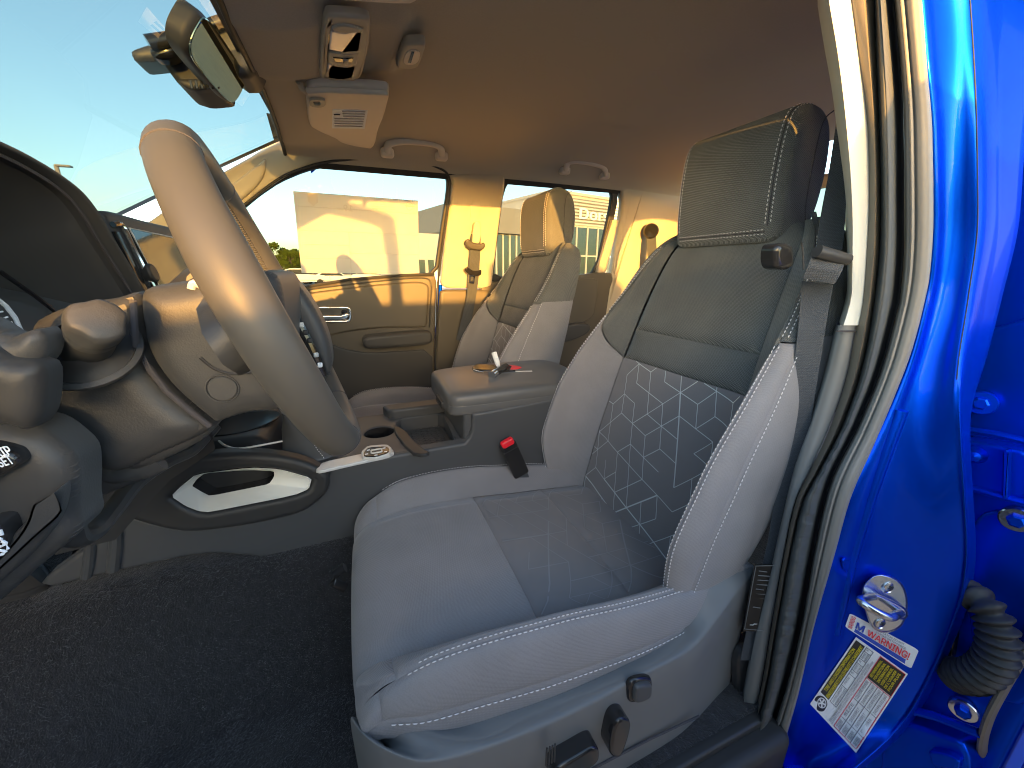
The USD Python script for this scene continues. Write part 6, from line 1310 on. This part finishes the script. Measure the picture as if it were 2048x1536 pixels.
# trees
def tree(label, x, y, h, w, seed, n=5200):
    r = np.random.default_rng(seed); t = thing('roadside_tree', label, 'tree', (x, y, GZ), 'trees beyond the lot')
    limbs = [tube(cr([A(x, y, GZ), A(x + .1, y, GZ + h * .3), A(x - .1, y + .1, GZ + h * .6)], 4), .22, 8, scale=np.linspace(1, .4, 9))]
    cl = []
    for k in range(26):
        a, q = r.uniform(0, 2 * math.pi), r.uniform(.15, 1) ** .6; zz = r.uniform(.28, 1.0)
        rad = w * math.sqrt(max(.05, 1 - ((zz - .55) / .5) ** 2)); c = A(x + rad * q * math.cos(a), y + rad * q * math.sin(a), GZ + h * zz * .93); cl.append((c, r.uniform(.16, .34) * w))
        limbs.append(tube([A(x, y, GZ + h * min(.5, zz * .6)), c * .6 + A(x, y, GZ + h * zz * .6) * .4, c], .05, 5, scale=[1, .6, .3]))
    put(t, 'trunk', join(limbs), 'bark')
    ci = r.integers(0, len(cl), n); C0 = np.array([cl[i][0] for i in ci]); R0 = np.array([cl[i][1] for i in ci])
    d = r.normal(size=(n, 3)); d /= np.linalg.norm(d, axis=1, keepdims=True); p = C0 + d * (R0 * r.uniform(.3, 1.05, n) ** .5)[:, None] * A(1, 1, .8)
    a = r.normal(size=(n, 3)); a /= np.linalg.norm(a, axis=1, keepdims=True); b = np.cross(a, r.normal(size=(n, 3))); b /= np.linalg.norm(b, axis=1, keepdims=True)
    s = r.uniform(.07, .16, n)[:, None] * w / 2
    v = np.stack([p - a * s, p + b * s * .6, p + a * s, p - b * s * .6], 1).reshape(-1, 3); f = np.arange(4 * n).reshape(n, 4)
    put(t, 'crown', (v, tri(f)), 'leaf', smooth=False)
for k, (px, top, yy, w, lb_) in enumerate(((552, 482, 62, 2.3, 'tallest green tree beyond the lot, touching the steering wheel rim in view'), (578, 497, 60, 1.8, 'rounder green tree just left of the window sticker'), (600, 508, 66, 2.2, 'green tree half hidden by the left edge of the window sticker'), (524, 500, 70, 2.6, 'tree hidden mostly behind the steering wheel rim'), (628, 520, 72, 2.4, 'low tree behind the window sticker'))):
    q = P(px, top, y=float(yy)); tree(lb_, q[0], yy, q[2] - GZ, w, 40 + k)
# parked cars
def car(label, px, yy, heading, mat, tall=1.45, length=4.5):
    q = P(px, 553, y=float(yy)); t = thing('parked_car', label, 'car', (q[0], yy, GZ), 'cars parked across the lot')
    h = math.radians(heading); ex, ey = A(math.cos(h), math.sin(h), 0), A(-math.sin(h), math.cos(h), 0); M = frame(A(q[0], yy, GZ), ex, ey, A(0, 0, 1))
    s = length / 4.5; k = tall / 1.45
    low = chaikin([(-2.2 * s, .35), (2.2 * s, .35), (2.25 * s, .62), (2.1 * s, .78 * k), (1.2 * s, .92 * k), (-1.9 * s, .95 * k), (-2.22 * s, .85 * k)], 2)
    top = chaikin([(1.15 * s, .90 * k), (.45 * s, 1.38 * k), (-.2 * s, 1.45 * k), (-1.2 * s, 1.40 * k), (-1.95 * s, .93 * k)], 1)
    for nm, o, wd, mt in (('body', low, 1.78, mat), ('cabin', top, 1.5, mat)):
        put(t, nm, xf(puff(o, wd, .12, 3, (), lambda V: np.c_[V[:, 0], V[:, 2] - wd / 2, V[:, 1]], back=True), M), mt)
    for sy in (-1, 1):
        put(t, 'side_window', xf(puff(chaikin([(.95 * s, .95 * k), (.38 * s, 1.33 * k), (-1.15 * s, 1.33 * k), (-1.6 * s, .96 * k)], 1, .12), .02, .005, 1, (), lambda V: np.c_[V[:, 0], sy * (.745 + V[:, 2]), V[:, 1]]), M), 'dark_glass')
        for sx in (-1.38, 1.38):
            put(t, 'wheel', xf(lathe([(0, .10), (.2, .10), (.31, .09), (.33, .06), (.33, -.08), (.2, -.1)], 18), M @ look(A(sx * s, sy * .80, .33), (0, sy, 0))), 'tyre')
    for sx in (-1, 1): put(t, 'headlight' if sx > 0 else 'tail_light', xf(rbox(.06, 1.4, .12, .02), M @ frame(A(sx * 2.2 * s, 0, .70 * k), A(1, 0, 0), A(0, 1, 0), A(0, 0, 1))), 'letter_white' if sx > 0 else 'car_red')
car('white pickup-tall car parked farthest left across the lot', 604, 46, 12, 'car_white', 1.75, 5.0)
car('red car parked between the white car and the silver one', 640, 50, -10, 'car_red', 1.45)
car('silver car parked right of the red one across the lot', 668, 47, 8, 'car_silver', 1.45)
car('small white car parked behind the sticker edge across the lot', 700, 55, 20, 'car_white', 1.5)
car('second silver car parked farthest right across the lot', 740, 52, 4, 'car_silver', 1.6)
# lamp head peeping over the instrument hood
sl = thing('lot_lamp', 'tip of a parking lot lamp just above the instrument hood', 'street lamp', tuple(P(128, 333, y=24.) * A(1, 1, 0) + A(0, 0, GZ)))
tp_ = P(112, 331, y=24.); put(sl, 'lamp_head', rboxp(tp_ + A(.25, 0, 0), (.55, .25, .08), .05), 'facade_grey')
put(sl, 'pole', tube([A(tp_[0], tp_[1], GZ), tp_], .08, 10), 'facade_grey')

# the vehicle parked alongside and the photographer, both behind the camera: they keep the low sun off the driver's seat
sv = thing('neighbouring_van', 'silver van parked alongside the open doorway', 'van', (-.6, -4.1, GZ))
vbody = chaikin([(-3.2, -.22), (2.4, -.22), (2.5, .35), (2.45, 1.05), (2.2, 1.19), (-1.9, 1.19), (-2.5, .62), (-3.15, .42), (-3.3, .1)], 2)
put(sv, 'body', puff(vbody, 1.75, .12, 4, (), lambda V: np.c_[V[:, 0], -5.0 + V[:, 2], V[:, 1]], back=True), 'car_silver')
for a_, b_ in ((-1.75, -.75), (-.65, .55), (.65, 2.0)): put(sv, 'side_window', puff(chaikin([(a_ - (.35 if a_ < -1.7 else 0), .58), (b_, .58), (b_, 1.02), (a_, 1.02)], 1, .1), .02, .006, 2, (), lambda V: np.c_[V[:, 0], -3.26 + V[:, 2], V[:, 1]]), 'dark_glass')
put(sv, 'roof_box', rboxp((.36, -4.0, 1.27), (.56, 1.45, .17), .03), 'dark_plastic')
for x_w in (-2.3, 1.5):
    for y_w in (-4.85, -3.35): put(sv, 'wheel', xf(lathe([(0, .12), (.2, .12), (.33, .10), (.35, .06), (.35, -.08)], 24), look(A(x_w, y_w, GZ + .35), (0, 1 if y_w > -4 else -1, 0))), 'tyre')
import manifold3d as m3
def figure(x0, y0):
    J = {}
    def S(p, r): return m3.Manifold.sphere(r, 20).translate([float(q) for q in p])
    def bone(a, ra, b, rb): return m3.Manifold.batch_hull([S(a, ra), S(b, rb)])
    o = A(x0, y0, GZ); pt = lambda x, y, z: o + A(x, y, z)
    parts = [bone(pt(-.10, 0, .93), .115, pt(.10, 0, .93), .115), bone(pt(0, 0, 1.02), .14, pt(0, -.01, 1.32), .155), bone(pt(-.15, 0, 1.42), .085, pt(.15, 0, 1.42), .085), bone(pt(0, -.01, 1.34), .15, pt(0, 0, 1.43), .11), bone(pt(0, 0, 1.45), .06, pt(0, .02, 1.58), .056)]
    head = m3.Manifold.batch_hull([S(pt(0, .02, 1.74), .098), S(pt(0, .045, 1.66), .075), S(pt(0, .07, 1.62), .05)])
    parts += [head, bone(pt(0, .115, 1.69), .014, pt(0, .128, 1.665), .017)]
    for s in (-1, 1):
        parts += [bone(pt(s * .10, 0, .92), .095, pt(s * .11, .02, .50), .062), bone(pt(s * .11, .02, .50), .060, pt(s * .12, -.02, .10), .042), bone(pt(s * .12, -.02, .05), .042, pt(s * .13, .16, .035), .034),
                  bone(pt(s * .20, 0, 1.41), .062, pt(s * .25, .08, 1.14), .045), bone(pt(s * .25, .08, 1.14), .043, pt(s * .09, .27, 1.22), .030), S(pt(s * .102, .02, 1.69), .022)]
        w = pt(s * .08, .29, 1.23); k = pt(s * .055, .34, 1.25); parts.append(m3.Manifold.batch_hull([S(w, .024), S(k + A(0, 0, .03), .014), S(k - A(0, 0, .03), .014)]))
        for j, L in enumerate((.9, 1.0, .95, .75)):
            b = k + A(0, 0, .030 - .020 * j); m_ = b + A(-s * .012, .030 * L, 0); parts += [bone(b, .0095, m_, .0085), bone(m_, .0085, m_ + A(-s * .024, .016 * L, -.004), .0075)]
        th = w + A(-s * .005, .02, .028); parts += [bone(th, .012, th + A(-s * .018, .022, .022), .0095), bone(th + A(-s * .018, .022, .022), .0095, th + A(-s * .036, .034, .024), .008)]
    u = m3.Manifold.batch_boolean(parts, m3.OpType.Add).refine_to_length(.03).to_mesh()
    t_ = trimesh.Trimesh(u.vert_properties[:, :3], u.tri_verts); trimesh.smoothing.filter_taubin(t_, iterations=6)
    return tm(t_)
mk('jacket', (.05, .055, .07), .85); mk('skin', (.45, .28, .20), .55)
fx, fy = .60, -1.47
fg = figure(fx, fy)
cz = fg[0][fg[1]].mean(1) - A(fx, fy, GZ)
skinm = (cz[:, 2] > 1.50) | ((cz[:, 1] > .235) & (cz[:, 2] > 1.0))
pe = thing('person', 'person in a dark jacket standing outside the doorway with hands raised', 'person', (fx, fy, GZ))
put(pe, 'body', fg, 'jacket', smooth=True)
